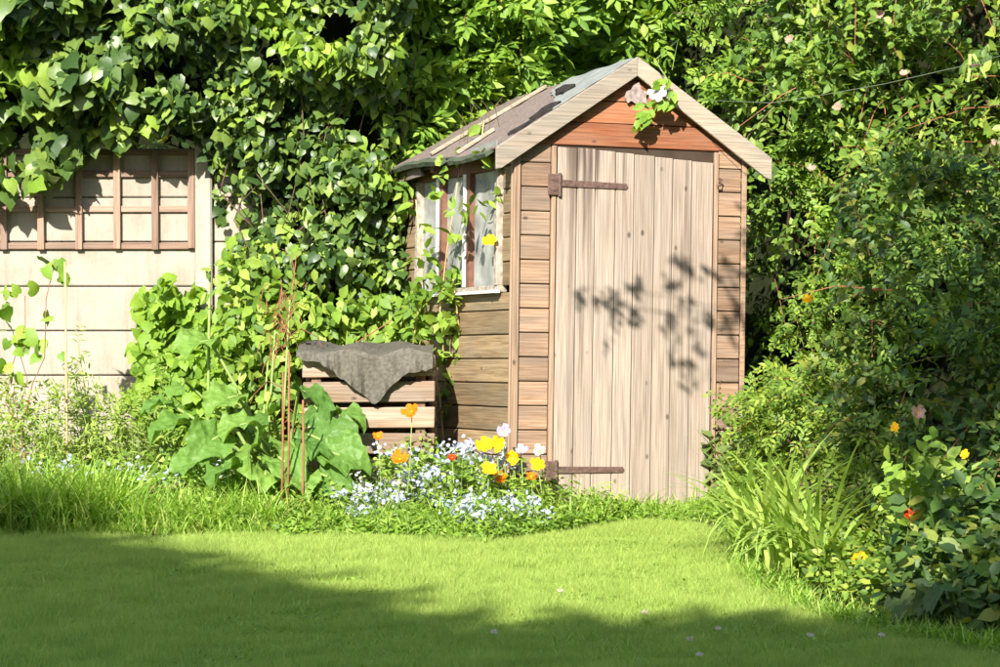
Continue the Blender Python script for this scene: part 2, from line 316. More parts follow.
def compound(k, s, dr=.16):
    V = []; T = []
    for i in range(k):
        if i == k - 1: base = np.array([0, .62, -.08]); ang = 0
        else:
            j = i // 2; sd = -1 if i % 2 else 1; base = np.array([0, .18 + .30 * j, -.03 * j]); ang = sd * (1.05 - .12 * j)
        c, sn = math.cos(ang), math.sin(ang); b = len(V)
        for (x, y, z) in P_LAN[0] * np.array([1.55, 1, 1]):
            x, y = x * s, y * s; V.append(base + np.array([x * c + y * sn, -x * sn + y * c, z * s - dr * y * y]))
        T += [(b + q[0], b + q[1], b + q[2]) for q in P_LAN[1]]
    return proto(V, T)
P_ELD = compound(5, .52); P_ROSE = compound(5, .44, .1)
P_TRI = proto([(0, 0, 0), (-.25, .45, .03), (.25, .45, .03), (0, 1, -.06)], [(0, 2, 1), (1, 2, 3)])
def biground(seed, el=1.0):
    r = np.random.default_rng(seed); n = 26; rings = (.25, .5, .75, .92, 1.0); V = [(0, .46, 0)]; T = []; ph = r.random(4) * 6.28
    for f in rings:
        for i in range(n):
            a = 2 * math.pi * i / n; da = abs(a - math.pi)
            rad = f * (.50 + .03 * math.cos(5 * a + ph[0]) + .02 * math.cos(11 * a + ph[1])) * (1 - .35 * math.exp(-(da / .3) ** 2)) * (1 + .12 * math.cos(a))
            x = rad * math.sin(a) * .92 / el; y = rad * math.cos(a) * el
            z = .45 * abs(x) ** 1.2 - .75 * y * abs(y) * (1 if y > 0 else -.3) + +.0 + .09 * f ** 3 * math.sin(6 * a + ph[2]) + .055 * f * f * math.sin(13 * a + ph[3]) + .02 * r.normal() * f
            V.append((x, .46 + y, z))
    for i in range(n): T.append((0, 1 + (i + 1) % n, 1 + i))
    for k in range(len(rings) - 1):
        for i in range(n):
            a, b, c, d = 1 + k * n + i, 1 + k * n + (i + 1) % n, 1 + (k + 1) * n + (i + 1) % n, 1 + (k + 1) * n + i; T += [(a, b, c), (a, c, d)]
    return proto(V, T)
P_BIG = [biground(s) for s in (1, 2, 3, 4, 5)]; P_FOX = [biground(s, 1.5) for s in (6, 7, 8)]

def leafset(parent, P, A, Nn, S, pr, mat, indiv=0, cell=13, name='leaf', rest='foliage', rnd=True, minpx=9):
    """leaves at P with axis A, normal N, size S; the ones that show largest become objects of their own"""
    V, T = pr; A = nrm(A); X = nrm(np.cross(A, Nn)); Z = np.cross(X, A); S = np.broadcast_to(S, (len(P),))
    idx = np.arange(len(P)); pick = np.zeros(len(P), bool)
    if indiv:
        x, y, t_ = proj(P + A * S[:, None] * .5); ok = (x > 0) & (x < 1000) & (y > 0) & (y < 667) & (S / t_ * F >= minpx)
        key = (x // cell).astype(int) * 1000 + (y // cell).astype(int); order = np.lexsort((t_, key)); order = order[ok[order]]
        k = key[order]; first = order[np.r_[True, k[1:] != k[:-1]]] if len(order) else order
        if len(first) > indiv: first = first[np.argsort(-(S[first] / t_[first]))][:indiv]
        pick[first] = True
        base = mesh_np(name, V, tris=T, smooth=True); base.materials.append(mat)
        inv = Matrix.Translation(-parent.location)
        for i in first:
            o = bpy.data.objects.new(name, base); COL.objects.link(o); o.parent = parent; o.matrix_parent_inverse = inv
            s = S[i]; m = Matrix(((X[i, 0] * s, A[i, 0] * s, Z[i, 0] * s, P[i, 0]), (X[i, 1] * s, A[i, 1] * s, Z[i, 1] * s, P[i, 1]), (X[i, 2] * s, A[i, 2] * s, Z[i, 2] * s, P[i, 2]), (0, 0, 0, 1)))
            o.matrix_basis = m
    r = idx[~pick]
    if len(r):
        v = P[r][:, None] + S[r][:, None, None] * (V[None, :, 0:1] * X[r][:, None] + V[None, :, 1:2] * A[r][:, None] + V[None, :, 2:3] * Z[r][:, None])
        f = (np.arange(len(r)) * len(V))[:, None, None] + T[None]
        o = link(rest, mesh_np(rest, v.reshape(-1, 3), tris=f.reshape(-1, 3), smooth=True), mat, parent, 'stuff'); return o
def rv(n, s=1.0): return rng.normal(size=(n, 3)) * s
TOSUN = nrm(SUN)
def sprays(C, D, m, length, size, side=.9, nup=.5, nsun=.5, nr=.45, droop=.25):
    """m leaves along a curved twig at every C in direction D; returns P, A, N, S and twig ends"""
    n = len(C); D = nrm(D); L_ = length * (.6 + .8 * rng.random(n)); t_ = (np.arange(m) + .6) / m
    tw = C[:, None] + D[:, None] * (t_[None, :, None] * L_[:, None, None]); tw[..., 2] -= droop * (t_[None] ** 2) * L_[:, None]
    perp = nrm(np.cross(D, rv(n)))
    sgn = np.where(np.arange(m) % 2, 1, -1)[None, :, None]; up2 = nrm(np.cross(D, perp))
    A = D[:, None] * .55 + perp[:, None] * sgn * side + up2[:, None] * (rng.random((n, m, 1)) - .5) * .8 + rng.normal(size=(n, m, 3)) * .25 + np.array([0, 0, -droop])
    Nn = np.array([0, 0, 1.]) * nup + TOSUN * nsun + rng.normal(size=(n, m, 3)) * nr
    S = size * (.65 + .7 * rng.random((n, m))) * (1 - .35 * t_[None])
    return tw.reshape(-1, 3), A.reshape(-1, 3), Nn.reshape(-1, 3), S.reshape(-1), tw[:, -1]
def mass(poly, depth, n, thick, bump, bs, seed, pw=1.5):
    x, y = samp(poly, n); Y = depth(x, y) + bump * noise2(x / bs, y / bs, seed) + thick * rng.random(n) ** pw
    return W_(x, y, Y)
def stems(parent, base, targets, r0, r1, mat, name='branch', joined=True, k=5, wob=.06):
    mb = MB(); base = np.array(base, float)
    for tg in targets:
        n = 6; pts = []
        for i in range(n + 1):
            u = i / n; p = base + (np.array(tg) - base) * np.array([u ** 1.3, u ** 1.3, u ** .9]); p = p + (rng.normal(size=3) * wob * math.sin(math.pi * u)); pts.append(p)
        mb.tube(pts, r0 * (.7 + .6 * rng.random()), r1, k)
    return mb.build(name, mat, parent, smooth=True, kind='stuff' if len(targets) > 1 else None)

# ================================================================== SETTING
def struct(o): o['kind'] = 'structure'; return o
struct(link('ground', mesh_np('ground', [(-400, -400, -.004), (400, -400, -.004), (400, 400, -.004), (-400, 400, -.004)], [(0, 1, 2, 3)]), M['soil']))
EDGE = [(-140, 543), (0, 541), (150, 541), (280, 537), (400, 541), (500, 546), (570, 536), (640, 527), (690, 524), (722, 540), (742, 578), (800, 612), (880, 634), (960, 650), (1060, 668)]
lawn_poly = [tuple(G(*e)[:2]) for e in EDGE]
lawn_full = lawn_poly + [(2.1, 8.5), (2.4, -6), (-6, -6), (-6, 13.7)]
struct(link('lawn', mesh_np('lawn', [(x, y, .006) for x, y in lawn_full], [tuple(range(len(lawn_full)))]), M['turf']))
def grassfield(n):
    # blades of the lawn, thick where the picture shows it and thinner towards the camera
    X = []
    tot = 0; lp = [tuple(p) for p in lawn_full]
    while tot < n:
        q = np.stack([-3.2 + 5.6 * rng.random(n), 9.3 + 5.6 * rng.random(n)], -1); q = q[inpoly(q[:, 0], q[:, 1], lp)]; X.append(q); tot += len(q)
    q = np.concatenate(X)[:n]; near = np.stack([-2.2 + 4.4 * rng.random(110000), 7 + 2.3 * rng.random(110000)], -1); q = np.concatenate([q, near[inpoly(near[:, 0], near[:, 1], lp)]])
    n = len(q); h = (.024 + .026 * rng.random(n) ** 1.5) * (1 + .25 * noise2(q[:, 0] * 2.2, q[:, 1] * 2.2, 3) + .30 * noise2(q[:, 0] * 9, q[:, 1] * 9, 8)).clip(.3, 2)
    a = rng.random(n) * 6.283; lean = h * (.1 + .9 * rng.random(n)); b = rng.random(n) * 6.283; wd = .0012 + .0011 * rng.random(n)
    B = np.c_[q, np.full(n, .004)]; dx = np.c_[np.cos(b) * wd, np.sin(b) * wd, 0 * wd]; tip = B + np.c_[np.cos(a) * lean, np.sin(a) * lean, h]
    V = np.stack([B - dx, B + dx, tip], 1).reshape(-1, 3); T = np.arange(3 * n).reshape(-1, 3)
    o = link('grass', mesh_np('grass', V, tris=T.reshape(-1, 3)), M['l_lawn'], None, 'stuff'); tag(o, 'short bright green mown lawn grass', 'grass')
grassfield(720000)

# ================================================================== SHED
SW, SL, HE, TAN = 1.257, 1.92, 1.85, .645
HR = HE + SW / 2 * TAN
YAW, SPIT, SROLL = R(20), R(2.6), R(1.8)
org = W_(509.5, 515, 14.75)
ex = np.array([math.cos(YAW), math.sin(YAW), -math.sin(SROLL)]); ey = np.array([-math.sin(YAW), math.cos(YAW), -math.sin(SPIT)])
ex = nrm(ex); ez = nrm(np.cross(ex, ey)); ey = np.cross(ez, ex)
shed = thing('garden_shed', 'weathered wooden shed with gabled felt roof and pale plank door', 'shed', org, world=False)
shed.rotation_euler = Matrix(((ex[0], ey[0], ez[0]), (ex[1], ey[1], ez[1]), (ex[2], ey[2], ez[2]))).to_euler()
def zr(x): return HE + TAN * min(x, SW - x)
def clipx(x0, x1, z0, z1):
    """board rectangle clipped by the roof slopes -> polygon (x,z)"""
    pts = [(x0, z0), (x1, z0)]; top = []
    xs = sorted({x0, x1, SW / 2, (z1 - HE) / TAN, SW - (z1 - HE) / TAN}); xs = [x for x in xs if x0 - 1e-9 <= x <= x1 + 1e-9]
    for x in reversed(xs): top.append((x, max(min(z1, zr(x)), z0)))
    r = []
    for p in pts + top:
        if not r or abs(p[0] - r[-1][0]) + abs(p[1] - r[-1][1]) > 1e-4: r.append(p)
    return r
def fboard(x0, x1, z0, z1, mat, name='cladding_board', parent=None, y=.0, th=.016):
    p = clipx(x0, x1, z0, z1)
    if len(p) < 3: return
    y = y + random.uniform(-.002, .002); tl = random.uniform(-.003, .003)
    pts = [(a, y + tl * (a - x0) / .2, b) for a, b in p]
    MB().prism(pts, (0, th, 0)).build(name, mat, parent or shed, bevel=.004)
BH = .1205
for i in range(16):
    z0 = -.06 + i * BH; z1 = z0 + BH - .005
    if z0 > HE + .14: break
    fboard(.034, .194, z0, z1, M['board']); fboard(1.104, 1.231, z0 + .006, z1 + .006, M['board'])
z = 1.838
for hgt in (.118, .112, .112, .16):
    zz = min(z + hgt - .004, HR)
    lo = max(.03, (z - HE) / TAN - .001); fboard(lo if z > HE else .03, SW - lo, z, zz, M['gable'], 'gable_board', y=-.004); z += hgt
# inner lining so the inside stays dark
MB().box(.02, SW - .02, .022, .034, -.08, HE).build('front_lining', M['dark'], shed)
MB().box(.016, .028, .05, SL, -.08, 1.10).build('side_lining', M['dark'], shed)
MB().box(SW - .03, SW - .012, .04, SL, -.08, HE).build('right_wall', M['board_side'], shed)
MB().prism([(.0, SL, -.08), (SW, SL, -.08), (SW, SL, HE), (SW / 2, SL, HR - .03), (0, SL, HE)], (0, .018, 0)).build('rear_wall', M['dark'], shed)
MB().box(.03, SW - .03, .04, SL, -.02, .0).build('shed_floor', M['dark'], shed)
# trims
MB().box(-.004, .030, -.016, .004, -.06, HE + .01).build('corner_trim', M['trim'], shed, bevel=.003)
MB().box(-.010, .0, .0045, .022, -.06, HE).build('corner_trim', M['trim'], shed, bevel=.003)
MB().box(SW - .024, SW + .002, -.010, .006, -.06, HE + .01).build('corner_trim', M['board'], shed, bevel=.003)
MB().box(.198, .220, -.012, .016, -.06, 1.832).build('door_frame', M['trim'], shed, bevel=.003)
MB().box(1.078, 1.100, -.012, .016, -.06, 1.832).build('door_frame', M['trim'], shed, bevel=.003)
MB().box(.222, 1.078, .006, .02, 1.79, 1.833).build('door_gap_shade', M['dark'], shed)  # dark strip paints the shade in the gap above the door
# door of tongue and groove planks
door = MB().box(.23, 1.07, .003, .014, .0, 1.79).build('door', M['dark'], shed)
edges = np.cumsum([0, .105, .098, .11, .10, .112, .10, .104, .12]); edges = .226 + edges / edges[-1] * .846
for i in range(8):
    x0, x1 = edges[i] + .0018, edges[i + 1] - .0018
    zt = 1.826 - max(0, (i - 1)) * .0075; zb = -.03 + random.uniform(-.006, .006); y0 = -.014 + random.uniform(-.0015, .0015)
    MB().prism([(x0 - .004, y0, zb), (x1 - .004, y0, zb), (x1, y0, zt - .004), (x0, y0, zt)], (0, .015, 0)).build('plank', M['door'], door, bevel=.0035)
def hinge(z, ln, dz):
    h = MB().box(.172, .232, -.026, -.016, z - .06, z + .045).build('hinge', M['iron'], door, bevel=.003)
    MB().prism([(.232, -.022, z - .015), (.232 + ln, -.0215, z - .014 + dz), (.24 + ln, -.0215, z + dz), (.232 + ln, -.0215, z + .014 + dz), (.232, -.022, z + .018)], (0, .005, 0)).build('strap', M['iron'], h)
    MB().tube([(.233, -.025, z - .065), (.233, -.025, z + .05)], .009, k=8).build('knuckle', M['iron'], h)
    for bx, bz in ((.19, .02), (.205, -.035)):
        MB().tube([(bx, -.03, z + bz), (bx, -.024, z + bz)], .006, k=6).build('screw', M['iron'], h)
hinge(1.645, .36, -.004); hinge(.222, .36, .004)
MB().tube([(1.09, -.03, 1.70), (1.105, -.034, 1.69), (1.098, -.036, 1.665), (1.082, -.03, 1.66)], .006, k=6).build('hook', M['iron'], door)
# side cladding (left wall, plane x = 0)
WY0, WY1, WZ0, WZ1 = .16, 1.45, 1.125, 1.73
def sboard(y0, y1, z0, z1):
    x = random.uniform(-.002, .002); MB().prism([(x, y0, z0), (x, y1, z0), (x, y1, z1), (x, y0, z1)], (.016, 0, 0)).build('cladding_board', M['board_side'], shed, bevel=.004)
for i in range(16):
    z0 = -.07 + i * BH; z1 = z0 + BH - .005
    if z0 > HE: break
    z1 = min(z1, HE + .0)
    if z1 <= WZ0 + .02: sboard(.024, SL, z0, min(z1, WZ0 - .025))
    else: sboard(.024, WY0 - .003, z0, z1); sboard(WY1 + .003, SL, z0, z1)
# window
win = MB().box(-.022, .03, WY0, WY1, WZ0 - .022, WZ0 + .012).build('window', M['greyw'], shed, bevel=.003)
MB().prism([(-.04, WY0 - .01, WZ0 - .018), (-.012, WY0 - .01, WZ0 - .006), (-.012, WY0 - .01, WZ0 - .026), (-.04, WY0 - .01, WZ0 - .026)], (0, WY1 - WY0 + .02, 0)).build('sill', M['white'], win)
MB().box(-.02, .03, WY0, WY1, WZ1 - .01, WZ1 + .05).build('head_rail', M['redwood'], win)
YM = [WY0, .66, 1.09, WY1]
for i, y in enumerate(YM):
    wdt = .02 if i in (0, 3) else .018
    y = min(max(y, WY0 + wdt), WY1 - wdt)
    MB().box(-.03, .028, y - wdt, y + wdt, WZ0 + .012, WZ1 - .01).build('mullion', M['white'] if i in (1, 2) else M['greyw'], win, bevel=.003)
    if i in (1, 2): MB().box(-.022, .03, y - wdt - .05, y - wdt - .001, WZ0 + .0125, WZ1 - .011).build('bare_strip', M['redwood'], win)
for i in range(3):
    a = YM[i] + .022; b = YM[i + 1] - (.07 if i < 2 else .022)
    MB().box(.006, .010, a, b, WZ0 + .013, WZ1 - .012).build('pane', M['glass'], win)
# roof
def roofpt(x, y, h, side=-1):
    """x = distance down the slope measured horizontally from the ridge"""
    sag = .06 * max(y, 0) / SL * (1 - min(x / .72, 1)) + .012 * math.sin(y * 4) * (x / .7)
    n = (TAN * side, 1); q = math.hypot(*n)
    return (SW / 2 + side * x + n[0] / q * h, y, HR - TAN * x - sag + 1 / q * h)
def sheet(name, fx0, fx1, y0, y1, h0, h1, mat, parent, side=-1, nx=8, ny=12, rag=0):
    V = []; Fc = []
    def jag(s): return rag * (random.random() - .5)
    for lev in (h0, h1):
        random.seed(int(abs(y0) * 100 + abs(y1) * 7))
        for j in range(ny + 1):
            y = y0 + (y1 - y0) * j / ny; ja, jb = jag(1), jag(1)
            for i in range(nx + 1):
                x = fx0(y) + (fx1(y) - fx0(y)) * i / nx
                if i == nx: x += jb
                yy = y + (jag(1) if j in (0, ny) and rag else 0)
                V.append(roofpt(max(x, 0), yy, lev + (.003 * math.sin(x * 31 + y * 17) if lev == h1 else 0), side))
    n1 = (nx + 1) * (ny + 1); idx = lambda j, i: j * (nx + 1) + i
    for j in range(ny):
        for i in range(nx):
            a, b, c, d = idx(j, i), idx(j, i + 1), idx(j + 1, i + 1), idx(j + 1, i); Fc += [(a, b, c, d), (n1 + a, n1 + d, n1 + c, n1 + b)]
    rim = [idx(0, i) for i in range(nx + 1)] + [idx(j, nx) for j in range(1, ny + 1)] + [idx(ny, i) for i in range(nx - 1, -1, -1)] + [idx(j, 0) for j in range(ny - 1, 0, -1)]
    for k in range(len(rim)):
        a, b = rim[k], rim[(k + 1) % len(rim)]; Fc.append((a, n1 + a, n1 + b, b))
    return MB().add(V, Fc).build(name, mat, parent)
RE = .715; YB = SL + .06
roof = sheet('roof', lambda y: 0, lambda y: RE, -.035, YB, .0, .016, M['dark'], shed)
sheet('roof_slope', lambda y: 0, lambda y: RE, -.035, YB, .0, .016, M['dark'], roof, side=1)
sheet('felt', lambda y: 0, lambda y: RE + .012, -.03, YB + .01, .018, .026, M['felt'], roof, rag=.012, ny=22)
sheet('felt', lambda y: 0, lambda y: RE + .012, -.03, YB + .01, .018, .026, M['felt'], roof, side=1, ny=20)
sheet('felt_patch', lambda y: .0, lambda y: max(.05, .40 - .36 * y) , -.03, .80, .030, .036, M['felt2'], roof, rag=.03, ny=14)
sheet('torn_felt', lambda y: .36, lambda y: .46, .0, .16, .030, .046, M['torn'], roof, rag=.05, ny=6, nx=5)
sheet('torn_felt', lambda y: .20 - .12 * y, lambda y: .30 - .2 * y, .30, .52, .038, .05, M['torn'], roof, rag=.05, ny=6, nx=5)
sheet('torn_felt', lambda y: .44, lambda y: .60, .02, .10, .028, .040, M['torn'], roof, rag=.04, ny=6, nx=5)
sheet('felt_hem', lambda y: RE + .002, lambda y: RE + .05, .02, .62, .006, .026, M['felt3'], roof, rag=.010, ny=12, nx=2)
sheet('felt_hem', lambda y: RE + .002, lambda y: RE + .045, .74, YB - .02, .002, .026, M['felt3'], roof, rag=.010, ny=14, nx=2)
def rbat(y0, xa, xb, y1=None, wd=.04, h0=.03, h1=.048, nm='roof_batten'):
    y1 = y0 if y1 is None else y1
    V = [];
    for (x, yc) in ((xa, y0), (xb, y1)):
        for (dy, h) in ((-wd / 2, h0), (wd / 2, h0), (wd / 2, h1), (-wd / 2, h1)): V.append(roofpt(x, yc + dy, h))
    return MB().add(V, [(0, 1, 2, 3), (7, 6, 5, 4), (0, 4, 5, 1), (1, 5, 6, 2), (2, 6, 7, 3), (3, 7, 4, 0)]).build(nm, M['batten'], roof, bevel=.003)
rbat(1.12, .02, .70, 1.02); rbat(1.93, .0, .50, 1.95, wd=.05); rbat(.60, .50, .71, .57, wd=.03)
def barge(side):
    mb = MB(); x0, x1 = 0, .745; wd = .118
    def q(x, dz): return (SW / 2 + side * x, -.062, HR - TAN * x + dz)
    mb.prism([q(0 if side < 0 else .0015, .035), q(x1, .035), q(x1, -.075), q(x1 - .03, -.088), q(0.0 if side < 0 else .0015, -.062)], (0, .022, 0))
    return mb.build('barge_board', M['barge'], roof, bevel=.003)
barge(-1); barge(1)
MB().box(-.075, -.055, .03, SL + .03, HE - .075, HE - .035).build('fascia', M['felt3'], roof)
MB().prism([(-.088, .03, HE - .05), (-.088, .42, HE - .075), (-.088, .40, HE - .02), (-.088, .03, HE - .0)], (.01, 0, 0)).build('fascia_scrap', M['felt2'], roof)
MB().prism([(-.095, 1.15, HE - .11), (-.095, 1.66, HE - .13), (-.095, 1.66, HE - .05), (-.095, 1.2, HE - .055)], (.014, 0, 0)).build('fascia_scrap', M['felt'], roof)
MB().box(-.10, -.05, .95, 1.0, HE - .105, HE - .04).build('bracket', M['redwood'], roof)
# pale torn patch under the gable point
mb = MB(); pts = [(.575, 2.085), (.592, 2.058), (.612, 2.072), (.64, 2.052), (.662, 2.066), (.70, 2.056), (.69, 2.095), (.70, 2.118), (.664, 2.13), (.652, 2.165), (.622, 2.158), (.612, 2.128), (.586, 2.118)]
mb.prism([(a, -.024, b) for a, b in pts], (0, .008, 0)).build('flaked_patch', plain('flaking_pale_patch', (.27, .215, .195), .9, .1, .5, 45, .5), shed)

mb = MB()
for q in range(11):
    yq = .62 + .34 * rng.random(); xq = .34 + .3 * rng.random(); p0 = np.array(roofpt(xq, yq, .024)); mb.tube([p0, p0 + [rng.normal() * .02 - .02, rng.normal() * .02, .06 + .05 * rng.random()], p0 + [rng.normal() * .05 - .04, rng.normal() * .04, .10 + .10 * rng.random()]], .0022, .001, 3)
mb.build('dry_stalks', M['twig'], roof, kind='stuff')
for (yq, xq, sq) in ((1.86, .03, .05), (1.80, .05, .035), (1.2, .02, .02)):
    mb = MB(); p0 = np.array(roofpt(xq, yq, .03)); mb.tube([p0 - [0, .04, .01], p0 + [0, 0, sq * .5], p0 + [.01, .05, 0]], sq * .7, sq * .5, 7); mb.build('moss_clump', M['bark'], roof)
# things inside the shed, seen through the panes
def to_shed(o): o.matrix_world = Matrix.Translation(Vector(org)) @ shed.rotation_euler.to_matrix().to_4x4() @ Matrix.Identity(4); return o
def folds(y0, y1, z0, z1, x, amp, n=26):
    V = []; Fc = []
    for j, zz in enumerate((z0, (z0 + z1) / 2, z1)):
        for i in range(n + 1):
            y = y0 + (y1 - y0) * i / n; V.append((x + amp * math.sin(i * 1.3 + j * .3), y, zz + (.03 * math.sin(i * .9) if j == 2 else 0)))
    for j in range(2):
        for i in range(n): Fc.append((j * (n + 1) + i, j * (n + 1) + i + 1, (j + 1) * (n + 1) + i + 1, (j + 1) * (n + 1) + i))
    return MB().add(V, Fc)
MB().box(.03, .30, .06, SL - .02, 1.07, 1.10).build('shelf', M['redwood'], shed)
o = folds(.24, .60, 1.12, 1.42, .03, .008).build('net_curtain', M['net']); to_shed(o); tag(o, 'white net cloth behind the lower shed window panes', 'cloth')
o = folds(.76, 1.0, 1.12, 1.40, .03, .006).build('net_curtain', M['net']); to_shed(o); tag(o, 'narrow strip of white cloth hanging beside the bare red window strip', 'cloth')
o = MB().box(.05, .22, 1.16, 1.40, 1.10, 1.40).build('storage_box', M['redwood'], None, bevel=.01); to_shed(o); tag(o, 'reddish brown box on the shelf inside the shed window', 'box')

# ================================================================== FENCE, TRELLIS
FY = 16.6
fence = thing('concrete_fence', 'cream concrete board fence with slotted post behind the flower bed', 'fence', (-2.0, FY, 0), world=True)
def zat(py, Y=FY): return float(W_(500, py, Y)[2])
def xat(px, Y=FY): return float(W_(px, 300, Y)[0])
joints = [zat(p) for p in (465, 420, 375.5, 331, 286.5, 242, 197.5, 153)]
joints = [0.0] + joints
for (xa, xb) in ((xat(-260), xat(-110)), (xat(-107), xat(196)), (xat(213), xat(378))):
    for i in range(len(joints) - 1):
        dy = random.uniform(0, .006)
        MB().box(xa, xb, FY + dy, FY + .05, joints[i] + .003, joints[i + 1] - .003).build('panel', M['concrete'], fence, bevel=.006)
for px in (-108.5, 204.5):
    MB().box(xat(px - 8.5), xat(px + 8.5), FY - .045, FY + .10, -.1, joints[-1] + .06).build('fence_post', M['post'], fence, bevel=.01)
tre = thing('trellis', 'brown wooden lattice trellis fixed to the top of the cream fence', 'trellis', (xat(100), FY - .04, zat(249)))
zl = zat(249)
for k, px in enumerate((-108, -70, -33, 5, 42, 80, 118, 156, 192)):
    x = xat(px); wv = .019; top = zat(150)
    MB().box(x - wv, x + wv, FY - .036, FY - .020, zl + random.uniform(-.006, .004), top).build('upright', M['trellis_v'], tre, bevel=.003)
for py in (246, 209, 174, 152):
    MB().box(xat(-112), xat(195), FY - .0185, FY - .003, zat(py + 3.2), zat(py - 3.2)).build('rail', M['trellis_h'], tre, bevel=.003)

# ================================================================== COMPOST BIN + CARPET
BY = 15.10
def bx(px): return float(W_(px, 400, BY)[0])
def bz(py): return float(W_(400, py, BY)[2])
bin_ = thing('compost_bin', 'slatted wooden compost bin against the shed side', 'compost bin', (bx(370), BY + .25, 0))
bw0, bw1 = bx(303), bx(435)
zt = bz(356)
for i in range(7):
    z1 = zt - i * .130; z0 = max(z1 - .104, .02)
    if z1 < .06: break
    a = random.uniform(-.006, .006)
    MB().prism([(bw0 + random.uniform(-.01, .01), BY, z0 + a), (bw1 + random.uniform(-.008, .008), BY, z0 - a), (bw1, BY, z1 - a), (bw0, BY, z1 + a)], (0, .022, 0)).build('slat', M['slat'], bin_, bevel=.004)
    MB().box(bw0, bw1, BY + .50, BY + .52, z0, z1).build('slat', M['slat'], bin_, bevel=.004)
    for xx in (bw0 + .012, bw1 - .035):
        MB().box(xx, xx + .022, BY + .075, BY + .495, z0 - .06 if z0 > .08 else z0, z1 - .055 if z0 > .08 else z1).build('slat', M['postw'], bin_, bevel=.003)
for xx in (bw0 + .04, bw1 - .10):
    for yy in (BY + .0245, BY + .448):
        MB().box(xx, xx + .05, yy, yy + .05, -.05, zt - .01).build('post', M['postw'], bin_, bevel=.004)
# heap inside and the carpet over it
o = MB().box(bw0 + .05, bw1 - .05, BY + .09, BY + .44, .0, zt - .14).build('compost_heap', M['soil'], None, bevel=.05); tag(o, 'dark compost heap inside the slatted bin', 'compost')
# carpet: lies on top and hangs over the front in a long point
V = []; Fc = []; nx = 40
prof = [(297, 356), (303, 359), (318, 361), (332, 369), (345, 380), (360, 391), (374, 405), (378, 402), (390, 388), (402, 376), (410, 372), (420, 371), (433, 368)]
pxs = np.linspace(297, 433, nx + 1); pys = np.interp(pxs, [a for a, b in prof], [b for a, b in prof]) + rng.normal(size=nx + 1) * .7
rows = []
for lev in range(2):
    for j in range(13):
        for i in range(nx + 1):
            x = bx(pxs[i]); top = bz(347.5) + .008 * math.sin(i * .45)
            if j <= 4: p = (x, BY + .50 - .52 * j / 4, top + .012 * math.sin(i * .3 + j) - (.02 if j == 4 else 0))
            else:
                u = (j - 4) / 8; zb = bz(pys[i]); p = (x, BY - .028 - .028 * u * (1 + .7 * math.sin(i * .23)) - (.010 * math.sin(i * .75 + 2 * u) + .006 * math.sin(i * 1.9 - 3 * u)) * (.3 + u), top - .02 + (zb - top + .02) * u)
            d = np.array((0, 0, 0)) if lev == 0 else (np.array((0, 0, -.005)) if j < 4 else np.array((0, .005, -.003 if j == 4 else 0)))
            V.append(np.array(p) + d)
n1 = 13 * (nx + 1)
for j in range(12):
    for i in range(nx):
        a = j * (nx + 1) + i; b = a + 1; c = b + nx + 1; d = a + nx + 1; Fc += [(a, d, c, b), (n1 + a, n1 + b, n1 + c, n1 + d)]
rim = [i for i in range(nx + 1)] + [j * (nx + 1) + nx for j in range(1, 13)] + [12 * (nx + 1) + i for i in range(nx - 1, -1, -1)] + [j * (nx + 1) for j in range(11, 0, -1)]
for k in range(len(rim)): a, b = rim[k], rim[(k + 1) % len(rim)]; Fc.append((a, b, n1 + b, n1 + a))
o = MB().add(V, Fc).build('carpet_scrap', M['carpet'], None, smooth=False); tag(o, 'old grey carpet draped over the compost bin in a hanging point', 'carpet')

# ================================================================== TREES, IVY, HEDGE
CAMV = np.array([0, -1, .0])
def plant(name, label, cat, base, group=None): return thing(name, label, cat, base, group)
# --- tall dense hedge at the very back
hb = plant('background_hedge', 'tall dense dark hedge closing the garden behind the shed', 'hedge', (0, 19.2, 0))
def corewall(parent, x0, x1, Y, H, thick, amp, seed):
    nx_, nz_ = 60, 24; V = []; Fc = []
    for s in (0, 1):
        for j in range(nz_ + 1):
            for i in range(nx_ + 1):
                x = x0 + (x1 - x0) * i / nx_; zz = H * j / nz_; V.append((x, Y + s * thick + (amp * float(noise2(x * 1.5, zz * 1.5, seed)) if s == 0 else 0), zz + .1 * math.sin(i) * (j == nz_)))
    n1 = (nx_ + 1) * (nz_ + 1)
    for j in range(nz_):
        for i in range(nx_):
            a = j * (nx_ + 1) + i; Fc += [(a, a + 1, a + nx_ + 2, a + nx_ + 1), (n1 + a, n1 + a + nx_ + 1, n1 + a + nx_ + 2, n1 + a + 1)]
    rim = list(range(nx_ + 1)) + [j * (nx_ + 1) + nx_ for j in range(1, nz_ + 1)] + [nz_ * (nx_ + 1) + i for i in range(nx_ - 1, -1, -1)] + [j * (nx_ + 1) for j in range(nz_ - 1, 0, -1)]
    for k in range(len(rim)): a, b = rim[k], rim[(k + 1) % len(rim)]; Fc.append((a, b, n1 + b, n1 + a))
    return MB().add(V, Fc).build('gap_shade_core', M['core'], parent)  # hedge core, its inner shade put into the near-black colour
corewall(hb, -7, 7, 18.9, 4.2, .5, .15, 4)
x, z_ = -6 + 12 * rng.random(3500), .8 + 3.6 * rng.random(3500)
C = np.stack([x, 18.9 + .2 * noise2(x * 1.5, z_ * 1.5, 4) - .25 * rng.random(3500), z_], -1)
P, A, Nn, S, _ = sprays(C, CAMV + rv(3500, .6) + np.array([0, 0, .3]), 3, .22, .11)
leafset(hb, P, A, Nn, S, P_OV, M['l_dark'])

